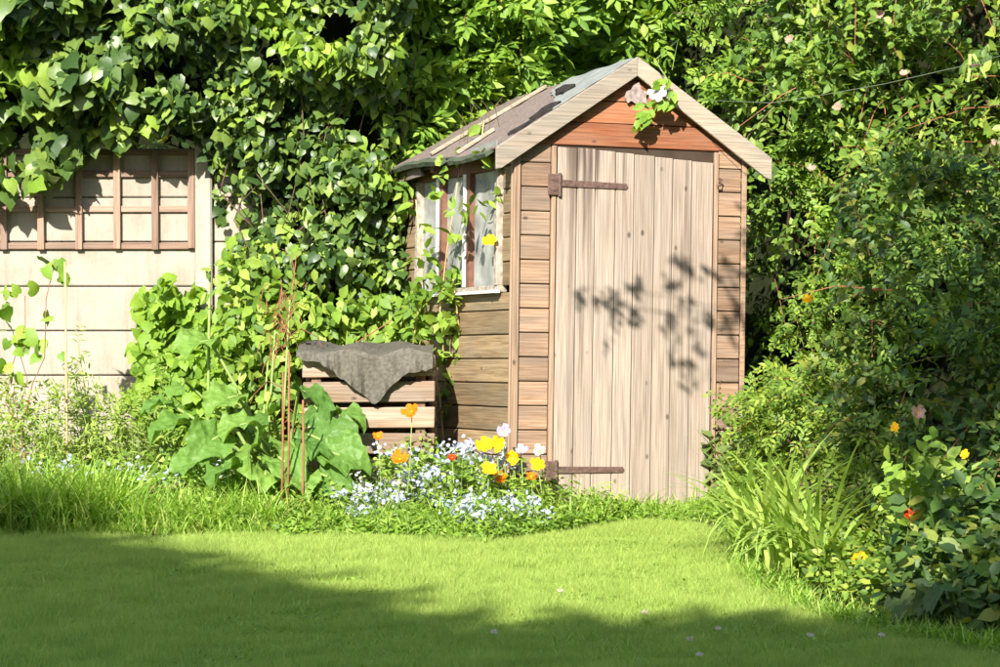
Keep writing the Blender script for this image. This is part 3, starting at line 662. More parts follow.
# --- ivy over the fence
ivy = plant('ivy', 'dense glossy ivy hanging over the fence and trellis', 'ivy', (-2.1, 16.4, 0))
POLY_IVY = [(-120, -90), (420, -90), (405, 40), (392, 110), (402, 165), (406, 215), (400, 250), (408, 300), (400, 330), (330, 335), (285, 320), (262, 280), (232, 250), (216, 215), (205, 150), (188, 128), (168, 124), (140, 132), (118, 142), (96, 132), (80, 158), (66, 172), (48, 180), (20, 182), (0, 186), (-120, 184)]
def dy_ivy(x, y): return 16.36 - .42 * np.clip((150 - y) / 130, 0, 1) - .12 * np.clip((x - 200) / 60, 0, 1)
def ivyset(n, bump, thick, seed):
    C = mass(POLY_IVY, dy_ivy, n, thick, bump, 30, seed, 1.3); A = np.array([0, -.15, -.75]) + rv(n, .6); Nn = CAMV * .6 + np.array([-.12, 0, .6]) + rv(n, .5)
    px_, py_, _ = proj(C); big = np.clip((200 - px_) / 150, 0, 1); S = (.038 + .050 * rng.random(n) ** 1.6) * (1 + .75 * big)
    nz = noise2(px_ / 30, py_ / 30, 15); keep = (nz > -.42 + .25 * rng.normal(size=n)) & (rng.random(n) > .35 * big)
    lime = (noise2(px_ / 38, py_ / 38, 5) + .45 * rng.normal(size=n) + .25 * (py_ > 160)) > .62
    return [q[keep] for q in (C, A, Nn, S, lime)]
C, A, Nn, S, lime = ivyset(15500, .21, .24, 11)
leafset(ivy, C[~lime], A[~lime], Nn[~lime], S[~lime], P_IVY, M['l_ivy'], indiv=230, cell=16)
leafset(ivy, C[lime], A[lime], Nn[lime], S[lime] * .95, P_IVY, M['l_ivylime'], indiv=70, cell=16)
# inner shade and stems
tg = mass([(230, 20), (420, 20), (400, 330), (250, 300)], lambda x, y: 16.25 + 0 * x, 26, .15, .05, 30, 3)
for k in range(26): pass
stems(ivy, (-1.05, 16.5, 0), tg[:14], .007, .003, M['bark'], 'stem', wob=.16); stems(ivy, (-1.35, 16.5, 0), tg[14:], .006, .0025, M['bark'], 'stem', wob=.16)
# solid near-black core behind the ivy, painting the shade in its gaps
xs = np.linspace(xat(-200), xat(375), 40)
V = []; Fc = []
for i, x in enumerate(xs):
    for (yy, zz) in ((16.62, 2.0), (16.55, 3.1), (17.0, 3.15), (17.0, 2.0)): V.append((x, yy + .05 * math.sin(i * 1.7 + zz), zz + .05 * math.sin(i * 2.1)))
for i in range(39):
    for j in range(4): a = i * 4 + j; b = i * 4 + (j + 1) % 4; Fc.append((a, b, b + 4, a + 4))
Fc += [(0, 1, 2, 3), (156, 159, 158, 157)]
MB().add(V, Fc).build('gap_shade_core', M['core'], ivy)
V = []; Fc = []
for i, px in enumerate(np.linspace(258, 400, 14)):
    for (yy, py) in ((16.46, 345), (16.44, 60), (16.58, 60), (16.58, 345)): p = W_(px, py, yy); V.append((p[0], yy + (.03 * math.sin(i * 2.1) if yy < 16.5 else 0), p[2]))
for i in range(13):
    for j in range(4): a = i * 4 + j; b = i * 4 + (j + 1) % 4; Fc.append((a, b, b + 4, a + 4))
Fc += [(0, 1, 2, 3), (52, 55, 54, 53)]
MB().add(V, Fc).build('gap_shade_core', M['core'], ivy)

# --- elder tree behind the shed
def tree(name, label, poly, depth, n, thick, bump, bs, seed, pr, mat, m, ln, size, base, indiv, nst=10, cat='tree', droop=.25, cell=14, r0=.05, dirb=(0, -1, .45), mat2=None, fork=.45, pr2=None, s2=1.0, shoots=0, shmat=None):
    t_ = plant(name, label, cat, base)
    C = mass(poly, depth, n, thick, bump, bs, seed); hx, hy, _ = proj(C); C = C[noise2(hx / 26, hy / 24, seed + 30) > -.22 + .22 * rng.normal(size=n)]; n = len(C); D = np.array(dirb) + rv(n, .55)
    P, A, Nn, S, E = sprays(C, D, m, ln, size, droop=droop); px_, py_, _ = proj(P)
    S = S * (1 + .28 * noise2(px_ / 70, py_ / 70, seed + 9))
    if mat2 is not None:
        k = (noise2(px_ / 50, py_ / 50, seed + 3) + .3 * rng.normal(size=len(P))) > .25
        if pr2 is not None: k &= rng.random(len(P)) < (1.0 if s2 <= 1.2 else .5)
        leafset(t_, P[k], A[k], Nn[k], S[k] * s2, pr2 or pr, mat2, indiv=indiv // 3, cell=cell); P, A, Nn, S = P[~k], A[~k], Nn[~k], S[~k]; indiv -= indiv // 3
    if shoots:            # longer leafy shoots arching out of the mass
        C2 = mass(poly, depth, shoots, .08, bump, bs, seed); P2, A2, N2, S2, E2 = sprays(C2, np.array([-.15, -.8, .55]) + rv(shoots, .6), 14, .50, size * 1.05, droop=.45)
        leafset(t_, P2, A2, N2, S2, pr, shmat or mat2 or mat, rest='shoot_foliage'); mb = MB()
        for i in range(shoots): mb.tube([C2[i], (C2[i] + E2[i]) / 2 + [0, 0, .04], E2[i]], .004, .0015, 3)
        mb.build('shoots', M['redstem'], t_, kind='stuff')
    leafset(t_, P, A, Nn, S, pr, mat, indiv=indiv, cell=cell)
    mb = MB()
    for i in rng.choice(n, min(n, 500), replace=False): mb.tube([C[i], (C[i] + E[i]) / 2 + [0, 0, .01], E[i]], .004, .0015, 3)
    mb.build('twigs', M['twig'], t_, kind='stuff')
    top = C[rng.choice(n, nst, replace=False)] + np.array([0, .15, 0])
    b = np.array(base, float); crown = b + np.array([0, 0, max(.5 if fork > .2 else .06, (top[:, 2].mean()) * fork)])
    MB().tube([b - [0, 0, .1], b + (crown - b) * .5 + [.03, 0, 0], crown], r0 * 1.25, r0 * .8, 8).build('trunk', M['bark'], t_, smooth=True)
    stems(t_, crown, top, r0 * .45, .006, M['bark'], 'branch', wob=.08)
    return t_
tree('elder_tree', 'light green elder tree with pointed leaflets rising behind the shed roof',
     [(330, -100), (770, -100), (770, 150), (640, 160), (560, 150), (470, 190), (395, 200), (372, 120), (350, 40)],
     lambda x, y: 17.25 - .70 * np.clip((560 - x) / 130, -.4, 1) + 0 * y, 1150, .6, .32, 45, 21, P_ELD, M['l_elder'], 5, .28, .20, (.1, 18.2, 0), 260, nst=14, r0=.07, droop=.3, shoots=30)

# --- hedge plants right of the shed
tree('privet_hedge', 'small leaved green hedge crowding the right wall of the shed',
     [(690, -90), (900, -90), (900, 520), (748, 520), (748, 190), (772, 165), (690, 90)],
     lambda x, y: 17.0 - 1.35 * np.clip((x - 690) / 90, 0, 1) - .3 * np.clip((x - 790) / 100, 0, 1) - .1 * (y > 300), 1750, .55, .30, 36, 31, P_OV, M['l_hedge'], 8, .24, .064, (1.9, 16.9, 0), 300, nst=20, cat='hedge', cell=12, mat2=M['l_elder'], pr2=P_ROSE, s2=1.7, shoots=60, shmat=M['l_rose'])
tree('honeysuckle', 'sprawling honeysuckle with pale tips over the hedge top', 
     [(790, -110), (1120, -110), (1120, 240), (990, 260), (880, 200), (820, 130)],
     lambda x, y: 15.3 - 1.5 * np.clip((x - 780) / 250, 0, 1.2) + 0 * y, 1500, .55, .34, 40, 41, P_OV, M['l_hedge'], 8, .26, .068, (2.9, 15.0, 0), 260, nst=20, cat='shrub', cell=13, mat2=M['l_rose'], pr2=P_LAN, s2=1.2, shoots=90, shmat=M['l_rose'])
tree('dark_shrub', 'large shrub in the right hand border, leaf colour darkened for shade', 
     [(845, 180), (1130, 140), (1130, 660), (985, 640), (900, 560), (850, 470), (830, 330)],
     lambda x, y: 14.1 - 1.9 * np.clip((x - 840) / 170, 0, 1.4) - .4 * np.clip((y - 350) / 250, 0, 1), 1750, .55, .34, 42, 51, P_OV, M['l_dark'], 8, .26, .066, (2.6, 13.1, 0), 300, nst=22, cat='shrub', cell=13, mat2=M['l_hedge'], pr2=P_ROSE, s2=1.6, shoots=60, shmat=M['l_dark'])
tree('rose_bush', 'loose rose bush with yellowish green leaves and a few pink blooms', 
     [(742, 395), (800, 370), (900, 395), (935, 470), (915, 560), (850, 575), (790, 540), (745, 520)],
     lambda x, y: 14.9 - 1.5 * np.clip((x - 740) / 190, 0, 1.2) - .5 * np.clip((y - 400) / 150, 0, 1), 800, .5, .16, 40, 61, P_ROSE, M['l_rose'], 6, .24, .11, (1.45, 13.6, 0), 200, nst=26, cat='shrub', r0=.009, cell=14, fork=.1, shoots=40, shmat=M['l_rose'])
# added near-black mass painting shade behind the shrubs, so no daylight shows through
hb2 = plant('side_shade_core', 'added near-black core painting the shade behind the right border shrubs', 'hedge', (3.3, 13.5, 0))
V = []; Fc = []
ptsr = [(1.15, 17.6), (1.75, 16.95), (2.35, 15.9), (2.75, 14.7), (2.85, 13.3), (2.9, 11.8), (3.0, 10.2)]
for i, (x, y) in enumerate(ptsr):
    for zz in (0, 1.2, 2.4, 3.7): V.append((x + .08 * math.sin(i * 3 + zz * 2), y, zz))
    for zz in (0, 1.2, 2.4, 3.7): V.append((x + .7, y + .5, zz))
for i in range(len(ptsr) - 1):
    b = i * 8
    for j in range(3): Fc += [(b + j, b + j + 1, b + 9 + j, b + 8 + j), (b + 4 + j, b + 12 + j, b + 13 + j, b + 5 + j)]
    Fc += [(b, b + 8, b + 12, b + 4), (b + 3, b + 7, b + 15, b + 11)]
MB().add(V, Fc).build('gap_shade_core', M['core'], hb2)

# --- old apple tree outside the right edge: its crown throws the broken shade on the border
sh = plant('apple_tree', 'old apple tree whose crown overhangs the right border', 'tree', (3.5, 8.4, 0))
cc = np.array([.78, 8.1, 4.05]) + rv(26) * np.array([.34, .8, .40]); n = 560; C = cc[rng.integers(0, 26, n)] + rv(n, .085); C = C[C[:, 2] > 3.0]; n = len(C)
P, A, Nn, S, E = sprays(C, rv(n) + np.array([0, 0, .2]), 8, .3, .085)
leafset(sh, P, A, Nn, S, P_OV, M['l_dark'])
MB().tube([(3.5, 8.4, -.1), (3.42, 8.4, 1.2), (3.2, 8.35, 2.4), (2.6, 8.3, 3.5), (1.6, 8.2, 3.9), (.8, 8.1, 4.0)], .13, .03, 8).build('trunk', M['bark'], sh, smooth=True)
stems(sh, (1.6, 8.2, 3.9), C[:12], .03, .008, M['bark'])
# --- branch reaching over from the hedge above the door
br = plant('overhanging_branch', 'thin leafy branch arching high over the lawn from the right hedge', 'branch', (3.3, 13.6, 3.3))
Cc = []
for (cx_, cy_, sx_, sy_, k_) in ((622, 312, 20, 14, 15), (690, 255, 14, 16, 8), (672, 300, 18, 14, 9), (696, 330, 14, 24, 10), (733, 235, 10, 30, 9), (733, 320, 10, 40, 11)):
    for q in range(k_): Cc.append(W_(cx_ + rng.normal() * sx_, cy_ + rng.normal() * sy_, 15.0) + TOSUN * (4.0 + .3 * rng.normal()))
Cc = np.array(Cc); P, A, Nn, S, E = sprays(Cc, rv(len(Cc), .6) + np.array([-.3, 0, .1]), 4, .07, .055)
leafset(br, P, A, TOSUN + rv(len(P), .4), S, P_OV, M['l_hedge'])
hub = W_(780, 270, 15.0) + TOSUN * 4.0
stems(br, (3.3, 13.6, 3.3), [hub], .014, .008, M['bark'], 'branch', wob=.03); stems(br, hub, Cc[::9], .004, .002, M['bark'], 'twig', wob=.02)

# --- unseen house added behind the camera, roof shaped to shade the near lawn
hs = plant('shadow_house', 'unseen house added with gable roofs shaped to shade the near lawn', 'house', (-2, -5, 0))
k = math.tan(EL) / math.cos(AZ); kt = math.tan(AZ)
def caster(px, py, Yh=-1.5):
    g = G(px, py); d = g[1] - Yh; return (g[0] - d * kt, Yh, d * k)
Apt = caster(85, 546); Bpt = caster(500, 648); Dpt = caster(720, 637)
slope = (Apt[2] - Bpt[2]) / (Bpt[0] - Apt[0])
pk = Apt[0] - 1.6; ridge = Apt[2] + slope * 1.6
MB().prism([(2 * pk - Bpt[0] , -1.5, 0), (Bpt[0] - .3, -1.5, 0), (Bpt[0] - .3, -1.5, Bpt[2] + .1), (pk, -1.5, ridge - .2), (2 * pk - Bpt[0], -1.5, Bpt[2])], (0, -6, 0)).build('gable_wall', M['brick'], hs)
MB().prism([(Bpt[0], -1.4, Bpt[2]), (pk, -1.4, ridge), (2 * pk - Bpt[0], -1.4, Bpt[2] - .3), (2 * pk - Bpt[0], -1.4, Bpt[2] - .1 - .3), (pk, -1.4, ridge - .15), (Bpt[0], -1.4, Bpt[2] - .15)], (0, -6.3, 0)).build('roof', M['tile'], hs)
MB().box(Bpt[0] - .29, 9, -7, -4.0, 0, Dpt[2] - 1.0).build('wall', M['brick'], hs)
zz = Dpt[2] + 0.0
MB().prism([(Bpt[0] - .28, -1.5, zz), (Bpt[0] - .28, -3.5, zz + .9), (Bpt[0] - .28, -7.2, zz - 1.4), (Bpt[0] - .28, -3.6, zz - 1.2), (Bpt[0] - .28, -1.5, zz - .2)], (9 - Bpt[0], 0, 0)).build('wing_roof', M['tile'], hs)

vc = plant('leaf_fringe', 'unseen creeper overgrowing the roof edges of the house', 'climber', (Bpt[0], -1.45, Bpt[2]))  # unseen leaves put in to break up the roof's hard shadow edge
u = rng.random(900)[:, None]; C = np.array([Bpt[0], -1.35, Bpt[2]]) * (1 - u) + np.array([pk, -1.35, ridge]) * u + np.array([-.12, 0, -.05]) + rv(900, .13) * [1, .3, 1]
u = rng.random(1100)[:, None]; C2 = np.array([Bpt[0], -1.4, zz]) * (1 - u) + np.array([4.5, -1.4, zz]) * u + np.array([0, 0, -.05]) + rv(1100, .11) * [1, .3, 1]
P, A, Nn, S, E = sprays(np.concatenate([C, C2]), rv(2000) + np.array([0, -.2, .3]), 5, .18, .09); leafset(vc, P, A, Nn, S, P_IVY, M['l_ivy'])
# ================================================================== BED PLANTS
EX = [e[0] for e in EDGE]; EYP = [e[1] for e in EDGE]
def cover(name, label, cat, poly, n, h, pr, mat, m=4, ln=.12, size=.05, indiv=0, up=(0, -.25, 1), minh=.0, group=None, cell=12, twig=True, seed=0):
    x, y = samp(poly, n); k_ = noise2(x / 16, y / 5, 90 + seed) > -.75 + .2 * rng.normal(size=n); x, y = x[k_], y[k_]; n = len(x); g = G(x, y); hh = h * (.55 + .45 * np.clip(.5 + noise2(g[:, 0] * 5, g[:, 1] * 5, 77 + seed), 0, 1.3)); C = g.copy(); C[:, 2] = minh + hh * rng.random(n) ** .7 * np.clip((np.interp(x, EX, EYP) - y) / 17, .12, 1)
    c0 = g.mean(0); t_ = plant(name, label, cat, (c0[0], c0[1], 0), group)
    P, A, Nn, S, E = sprays(C, np.array(up) + rv(n, .5), m, ln, size)
    P[:, 2] = np.maximum(P[:, 2], .01); leafset(t_, P, A, Nn, S, pr, mat, indiv=indiv, cell=cell)
    if twig:
        mb = MB()
        for i in rng.choice(n, min(n, 160), replace=False): mb.tube([g[i] * [1, 1, 0], (g[i] + C[i]) / 2 + rng.normal(size=3) * .01, C[i]], .0016, .001, 3)
        mb.build('stems', M['stalk'], t_, kind='stuff')
    return t_, C
# grass tufts
def tuft(name, label, cat, bases, n, ln, wd, mat, bend=.6, indiv=0, seg=4, group=None, dirb=(0, -.3), kind='stuff'):
    c0 = bases.mean(0); t_ = plant(name, label, cat, (c0[0], c0[1], 0), group)
    b = bases[rng.integers(0, len(bases), n)] + np.c_[rng.normal(size=(n, 2)) * .035, np.zeros(n)]
    L_ = ln * (.55 + .6 * rng.random(n)); a = rng.random(n) * 6.283; dh = np.c_[np.cos(a) + dirb[0], np.sin(a) + dirb[1], np.zeros(n)]; dh = nrm(dh); bd = bend * (.3 + 1.0 * rng.random(n))
    sd = np.c_[-dh[:, 1], dh[:, 0], 0 * a]
    Vs = []
    for s in range(seg + 1):
        u = s / seg; th = bd * u * 1.5
        ctr = b + dh * (L_ * u * np.sin(th) * .8 + .02 * u)[:, None] + np.c_[0 * a, 0 * a, L_ * u * np.cos(th * .8)]; ctr[:, 2] = np.maximum(ctr[:, 2], .004)
        w_ = wd * (.75 + .5 * rng.random(n) * 0) * (1 - u ** 2.2) * (.6 + .8 * min(u * 3, 1)) * .5 + .0004
        Vs += [ctr - sd * np.reshape(w_, (-1, 1)), ctr + sd * np.reshape(w_, (-1, 1))]
    V = np.stack(Vs, 1); fq = np.array([[2 * s, 2 * s + 1, 2 * s + 3, 2 * s + 2] for s in range(seg)])
    if indiv:
        for i in range(min(indiv, n)):
            me = mesh_np('leaf', V[i], quads=fq, smooth=True); link('leaf', me, mat, t_)
        V = V[indiv:]
    if len(V):
        q = (np.arange(len(V)) * V.shape[1])[:, None, None] + fq[None]
        link('blades', mesh_np('blades', V.reshape(-1, 3), quads=q.reshape(-1, 4)), mat, t_, 'stuff')
    return t_
def gpts(poly, n): x, y = samp(poly, n); return G(x, y)
tuft('long_grass', 'thick tuft of long arching grass at the left end of the bed', 'grass', gpts([(-60, 523), (125, 523), (125, 535), (-60, 535)], 90), 2600, .36, .009, M['l_blade'], .85, seg=5)
tuft('long_grass', 'finer pale grass spilling from the bed beside the long grass tuft', 'grass', gpts([(125, 523), (275, 521), (275, 534), (125, 536)], 80), 2000, .25, .007, M['l_blade'], .9)
tuft('edge_grass', 'fringe of uncut grass where the lawn meets the flower bed', 'grass', gpts([(-60, 536), (150, 538), (400, 537), (560, 531), (650, 521), (715, 530), (735, 560), (790, 600), (810, 606), (760, 560), (730, 522), (640, 515), (560, 522), (400, 528), (150, 530), (-60, 531)], 500), 5200, .10, .004, M['l_blade'], .8)

tuft('edge_grass', 'fringe of uncut grass hiding the soil along the right border', 'grass', gpts([(742, 572), (800, 606), (880, 628), (960, 643), (1050, 660), (1050, 668), (960, 652), (880, 636), (800, 614), (738, 580)], 260), 2600, .10, .005, M['l_blade'], .8)
tuft('lawn_tufts', 'slightly longer tufts scattered over the mown lawn', 'grass', gpts([(-40, 560), (720, 545), (780, 620), (900, 660), (-40, 690)], 700), 9000, .055, .0035, M['l_blade'], .9, seg=3)
x, y = samp([(-40, 552), (700, 545), (780, 620), (900, 660), (-40, 690)], 46); g = np.repeat(G(x, y), 60, 0); g = g + rv(len(g), .07) * [1, 1.5, 0]; g[:, 2] = .022 + .014 * rng.random(len(g))
cvr = plant('clover', 'small patches of clover leaves in the mown lawn', 'clover', (0, 12, 0)); leafset(cvr, g, rv(len(g)) * [1, 1, .3], np.array([0, -.1, 1]) + rv(len(g), .3), .013 + .010 * rng.random(len(g)), P_OV, M['l_elder'])
# back row left
cover('bed_weeds', 'low leafy green weeds filling the bed below the cream fence', 'plants', [(-60, 496), (260, 496), (300, 524), (-60, 528)], 1500, .26, P_OV, M['l_mid'], 5, .10, .042, seed=1)
def feathery(name, label, px, top, Y, n, spread, mat, group=None):
    b = W_(px, 480, Y); b[2] = 0; t_ = plant(name, label, 'plant', b, group); zt_ = float(W_(px, top, Y)[2]); mb = MB(); C = []; D = []
    for i in range(n):
        tip = b + np.array([rng.normal() * spread, rng.normal() * spread * .5 - .05, zt_ * (.55 + .45 * rng.random())]); mid = b * .5 + tip * .5 + np.array([0, 0, .08]) ; mb.tube([b, mid, tip], .005, .002, 4)
        for u in np.linspace(.25, 1, 16):
            p = (b * (1 - u) ** 2 + 2 * mid * u * (1 - u) + tip * u * u); C.append(p); D.append(nrm(tip - b) * .6 + rng.normal(size=3) * .6)
    mb.build('stems', M['stalk'], t_, kind='stuff'); C = np.array(C); D = np.array(D); P, A, Nn, S, E = sprays(C, D, 9, .13, .045, side=1.0)
    leafset(t_, P, A, Nn, S, P_LAN, mat); return t_
feathery('fennel', 'tall feathery plant standing before the cream fence', 98, 322, 15.7, 6, .13, M['l_fern'])
feathery('fennel', 'shorter feathery plant next to the lime green climber', 140, 365, 15.6, 5, .11, M['l_fern'])
feathery('fennel', 'low feathery plant at the foot of the bamboo cane', 50, 385, 15.5, 5, .12, M['l_fern'])
# lime climber (hop) on fence
hop = plant('golden_hop', 'lime green climber growing up the cream fence', 'climber', (-1.7, 16.3, 0))
POLY_HOP = [(140, 285), (150, 300), (162, 275), (175, 292), (196, 285), (206, 310), (216, 335), (228, 318), (246, 350), (240, 400), (232, 430), (190, 440), (150, 430), (120, 400), (142, 375), (128, 350), (150, 330), (132, 312)]
C = mass(POLY_HOP, lambda x, y: 16.25 - .25 * np.clip((y - 300) / 130, 0, 1), 1000, .30, .13, 22, 71); n = len(C)
leafset(hop, C, np.array([0, -.2, -.6]) + rv(n, .5), CAMV * .7 + np.array([-.1, 0, .7]) + rv(n, .4), .05 + .04 * rng.random(n), P_IVY, M['l_lime'], indiv=220, cell=12)
stems(hop, (-1.7, 16.35, 0), C[:10], .006, .003, M['stalk'], 'stem')
# young leaves between rhubarb and ivy
cv = plant('bramble', 'mixed green bramble leaves below the ivy beside the bin', 'shrub', (-1.25, 16.0, 0))
C = mass([(222, 250), (262, 270), (330, 300), (420, 290), (408, 345), (300, 345), (296, 400), (240, 440), (215, 380)], lambda x, y: 16.0 + 0 * x, 1500, .28, .1, 30, 72); n = len(C)
leafset(cv, C, np.array([0, -.2, -.5]) + rv(n, .5), CAMV * .7 + np.array([-.1, 0, .65]) + rv(n, .4), .05 + .05 * rng.random(n), P_OV, M['l_mid'], indiv=200, cell=13)
stems(cv, (-1.25, 16.1, 0), C[:18], .006, .003, M['redstem'], 'stem', wob=.1)
# young vine up the left cane
vine = plant('young_vine', 'sparse young vine with broad leaves at the far left of the fence', 'climber', W_(20, 495, 15.6) * [1, 1, 0])
C = W_(np.array([5, 18, 30, 45, 12, 22, 40, 55, 8, 25, 60, 66, 35, 15, 50, 5]), np.array([335, 345, 330, 312, 360, 352, 268, 262, 310, 296, 268, 282, 360, 378, 345, 285]), np.full(16, 15.6)); n = len(C)
leafset(vine, np.repeat(C, 2, 0) + rv(2 * n, .03), np.array([0, -.2, -.5]) + rv(2 * n, .5), CAMV * .6 + np.array([0, 0, .7]) + rv(2 * n, .4), .06 + .05 * rng.random(2 * n), P_IVY, M['l_elder'], indiv=60, cell=4)
stems(vine, W_(20, 495, 15.6) * [1, 1, 0], C[[2, 7, 9, 13]], .004, .002, M['redstem'], 'stem', wob=.05)
# canes
def cane(label, pts, r, mat, group=None):
    o = MB().tube(pts, r, r * .8, 7).build('cane', mat, None, smooth=True); return tag(o, label, 'cane', group)
p0, p1 = W_(68, 512, 15.4), W_(65, 262, 15.4); p0[2] = -.1
cane('tall tan bamboo cane standing upright in front of the fence', [p0, p0 * .5 + p1 * .5, p1], .007, M['cane'])
for (a, b, lab) in (((283, 372), (281, 528), 'reddish brown cane left of its twin by the big leaves'), ((289, 352), (287, 528), 'taller reddish brown cane beside the big rhubarb leaves'), ((303, 400), (302, 528), 'short thin reddish cane in front of the bin')):
    q0 = G(b[0], b[1]); q1 = W_(a[0], a[1], q0[1]); q0[2] = -.05; cane(lab, [q0, (q0 + q1) / 2 + [.004, 0, 0], q1], .006, M['redstem'])
# rhubarb
def rhubarb(name, label, base, leaves, mat, stalkm, group=None, prs=P_BIG):
    t_ = plant(name, label, 'plant', base, group); b = np.array(base, float)
    for k_, (px, py, Y, s, yaw, tilt) in enumerate(leaves):
        p = W_(px, py, Y); pr = prs[k_ % len(prs)]
        A = np.array([math.sin(yaw), -math.cos(yaw) * .6, -.05 - .3 * tilt]); Nn = np.array([-.1 + .45 * rng.normal(), -.22 - tilt * .45 + .2 * rng.normal(), .85])
        A = nrm(A); X = nrm(np.cross(A, Nn)); Z = np.cross(X, A); o0 = p - A * s * .45
        V = o0 + s * (pr[0][:, 0:1] * X + pr[0][:, 1:2] * A + pr[0][:, 2:3] * Z)
        lf = link('leaf', mesh_np('leaf', V, tris=pr[1], smooth=True), mat, t_)
        att = o0 + A * s * .2
        mid = (b + att) / 2 + np.array([0, 0, .10]); mb = MB().tube([b, mid, att, o0 + A * s * .45], .012, .005, 6)
        st = mb.build('stalk', stalkm, t_, smooth=True)
    return t_
rhubarb('rhubarb', 'broad leaved rhubarb clump with large wavy leaves beside the bin', G(285, 512), [
    (200, 342, 15.2, .24, -.6, .2), (175, 425, 15.0, .26, -.9, .3), (250, 450, 14.7, .30, -.2, .5), (305, 392, 15.0, .20, .5, .4), (322, 440, 14.75, .34, .7, .6), (295, 445, 14.9, .28, .2, .2),
    (225, 470, 14.6, .22, -.5, .5), (345, 415, 14.95, .2, .9, .4), (330, 478, 14.6, .22, .6, .5), (192, 462, 14.7, .2, -.8, .4), (268, 415, 15.0, .22, -.3, .2), (228, 398, 15.15, .24, -.6, .3), (300, 480, 14.55, .2, .2, .5), (265, 475, 14.6, .18, 0, .5), (160, 405, 15.1, .18, -1.1, .3), (240, 425, 14.8, .22, -.9, .4), (285, 462, 14.6, .24, .4, .6), (340, 455, 14.65, .26, 1.0, .5), (212, 440, 14.75, .26, -.4, .6), (318, 410, 14.9, .22, .2, .6), (182, 385, 15.2, .18, -.2, .4)], M['l_rhub'], M['stalk'])
# tall bolted stem with hanging seed stalks
bt = plant('bolted_plant', 'tall bolted plant with tangled reddish dry stems beside the bin', 'plant', G(276, 514))
b = G(276, 514); mb = MB(); mr_ = MB()
for px, py in ((290, 300), (275, 330), (268, 360)): mb.tube([b, W_(px - 6, (514 + py) / 2, b[1]), W_(px, py, b[1])], .009, .004, 6)
for i in range(26):
    a = W_(278 + rng.normal() * 8, 330 + rng.normal() * 20, b[1]); ang = rng.random() * 6.28; r_ = .05 + .12 * rng.random(); e = a + np.array([math.cos(ang) * r_, rng.normal() * .05, math.sin(ang) * r_ * .8]); mr_.tube([a, (a + e) / 2 + [0, 0, .05], e, e + [.02 * math.cos(ang), 0, -.05]], .003, .0015, 4)
for i in range(10):
    q = W_(272 + 30 * rng.random(), 250 + 80 * rng.random(), b[1] + .2); mr_.tube([W_(282, 340, b[1]), (q + W_(282, 340, b[1])) / 2 + rng.normal(size=3) * .03, q], .003, .0015, 4)
mb.build('stem', M['stalk'], bt, smooth=True); mr_.build('dry_stems', M['redstem'], bt, kind='stuff')
C = W_(280 + rng.normal(size=40) * 14, 330 + rng.normal(size=40) * 40, np.full(40, b[1])); leafset(bt, C, np.array([0, 0, -.6]) + rv(40, .6), CAMV + rv(40, .5), .04 + .04 * rng.random(40), P_OV, M['l_mid'])
stalk2 = plant('tall_stalk', 'single thick upright green stalk rising behind the rhubarb', 'plant', G(210, 512)); b = G(210, 512)
MB().tube([b, W_(208, 420, b[1]), W_(209, 330, b[1]), W_(210, 265, b[1])], .012, .005, 6).build('stem', M['stalk'], stalk2, smooth=True)
C = W_(210 + rng.normal(size=24) * 6, np.linspace(270, 400, 24), np.full(24, b[1] - .02)); leafset(stalk2, C, rv(24) + np.array([0, 0, .5]), CAMV + rv(24, .6) + np.array([0, 0, .5]), np.full(24, .07), P_LAN, M['l_mid'])

# middle bed
PF = [(255, 512), (360, 514), (470, 518), (550, 521), (600, 520), (640, 522), (560, 537), (480, 547), (400, 541), (280, 538)]
cover('ground_cover', 'lime green low leaves along the front of the flower bed', 'plants', PF, 900, .15, P_OV, M['l_lime'], 5, .09, .040, seed=2)
cover('ground_cover', 'narrow leaved pale weeds threaded through the front of the flower bed', 'plants', PF, 700, .24, P_LAN, M['l_mid'], 6, .13, .050, seed=12)
cover('ground_cover', 'mixed green foliage under the blue and orange flowers', 'plants', [(330, 500), (400, 498), (515, 512), (540, 524), (470, 528), (340, 524)], 1150, .34, P_OV, M['l_mid'], 5, .10, .044, seed=3)
cover('ground_cover', 'bright low weeds growing against the shed door', 'plants', [(560, 519), (720, 514), (730, 526), (640, 526), (560, 532)], 520, .12, P_OV, M['l_lime'], 5, .07, .036, seed=4)
cover('ground_cover', 'pale low leaves between the rhubarb and the lawn edge', 'plants', [(180, 512), (340, 512), (340, 536), (180, 535)], 600, .22, P_TRI, M['l_mid'], 5, .09, .045, seed=5)
cover('tall_weeds', 'knee high leafy weeds in front of the fence near the cane', 'plants', [(-60, 494), (150, 494), (150, 510), (-60, 512)], 520, .52, P_LAN, M['l_fern'], 8, .16, .055, seed=13)
cover('tall_weeds', 'leafy weeds rising between the lime climber and the bin', 'plants', [(150, 497), (300, 497), (300, 510), (150, 510)], 300, .42, P_OV, M['l_mid'], 5, .12, .06, seed=14)
tuft('wild_grass', 'loose wild grass among the flowers in the middle of the bed', 'grass', gpts([(300, 518), (560, 522), (640, 520), (560, 534), (400, 538), (300, 534)], 120), 1300, .20, .006, M['l_blade'], .8)
tuft('wild_grass', 'thin wild grass growing along the foot of the shed door', 'grass', gpts([(560, 520), (715, 515), (728, 522), (640, 525)], 80), 700, .15, .005, M['l_blade'], .8)
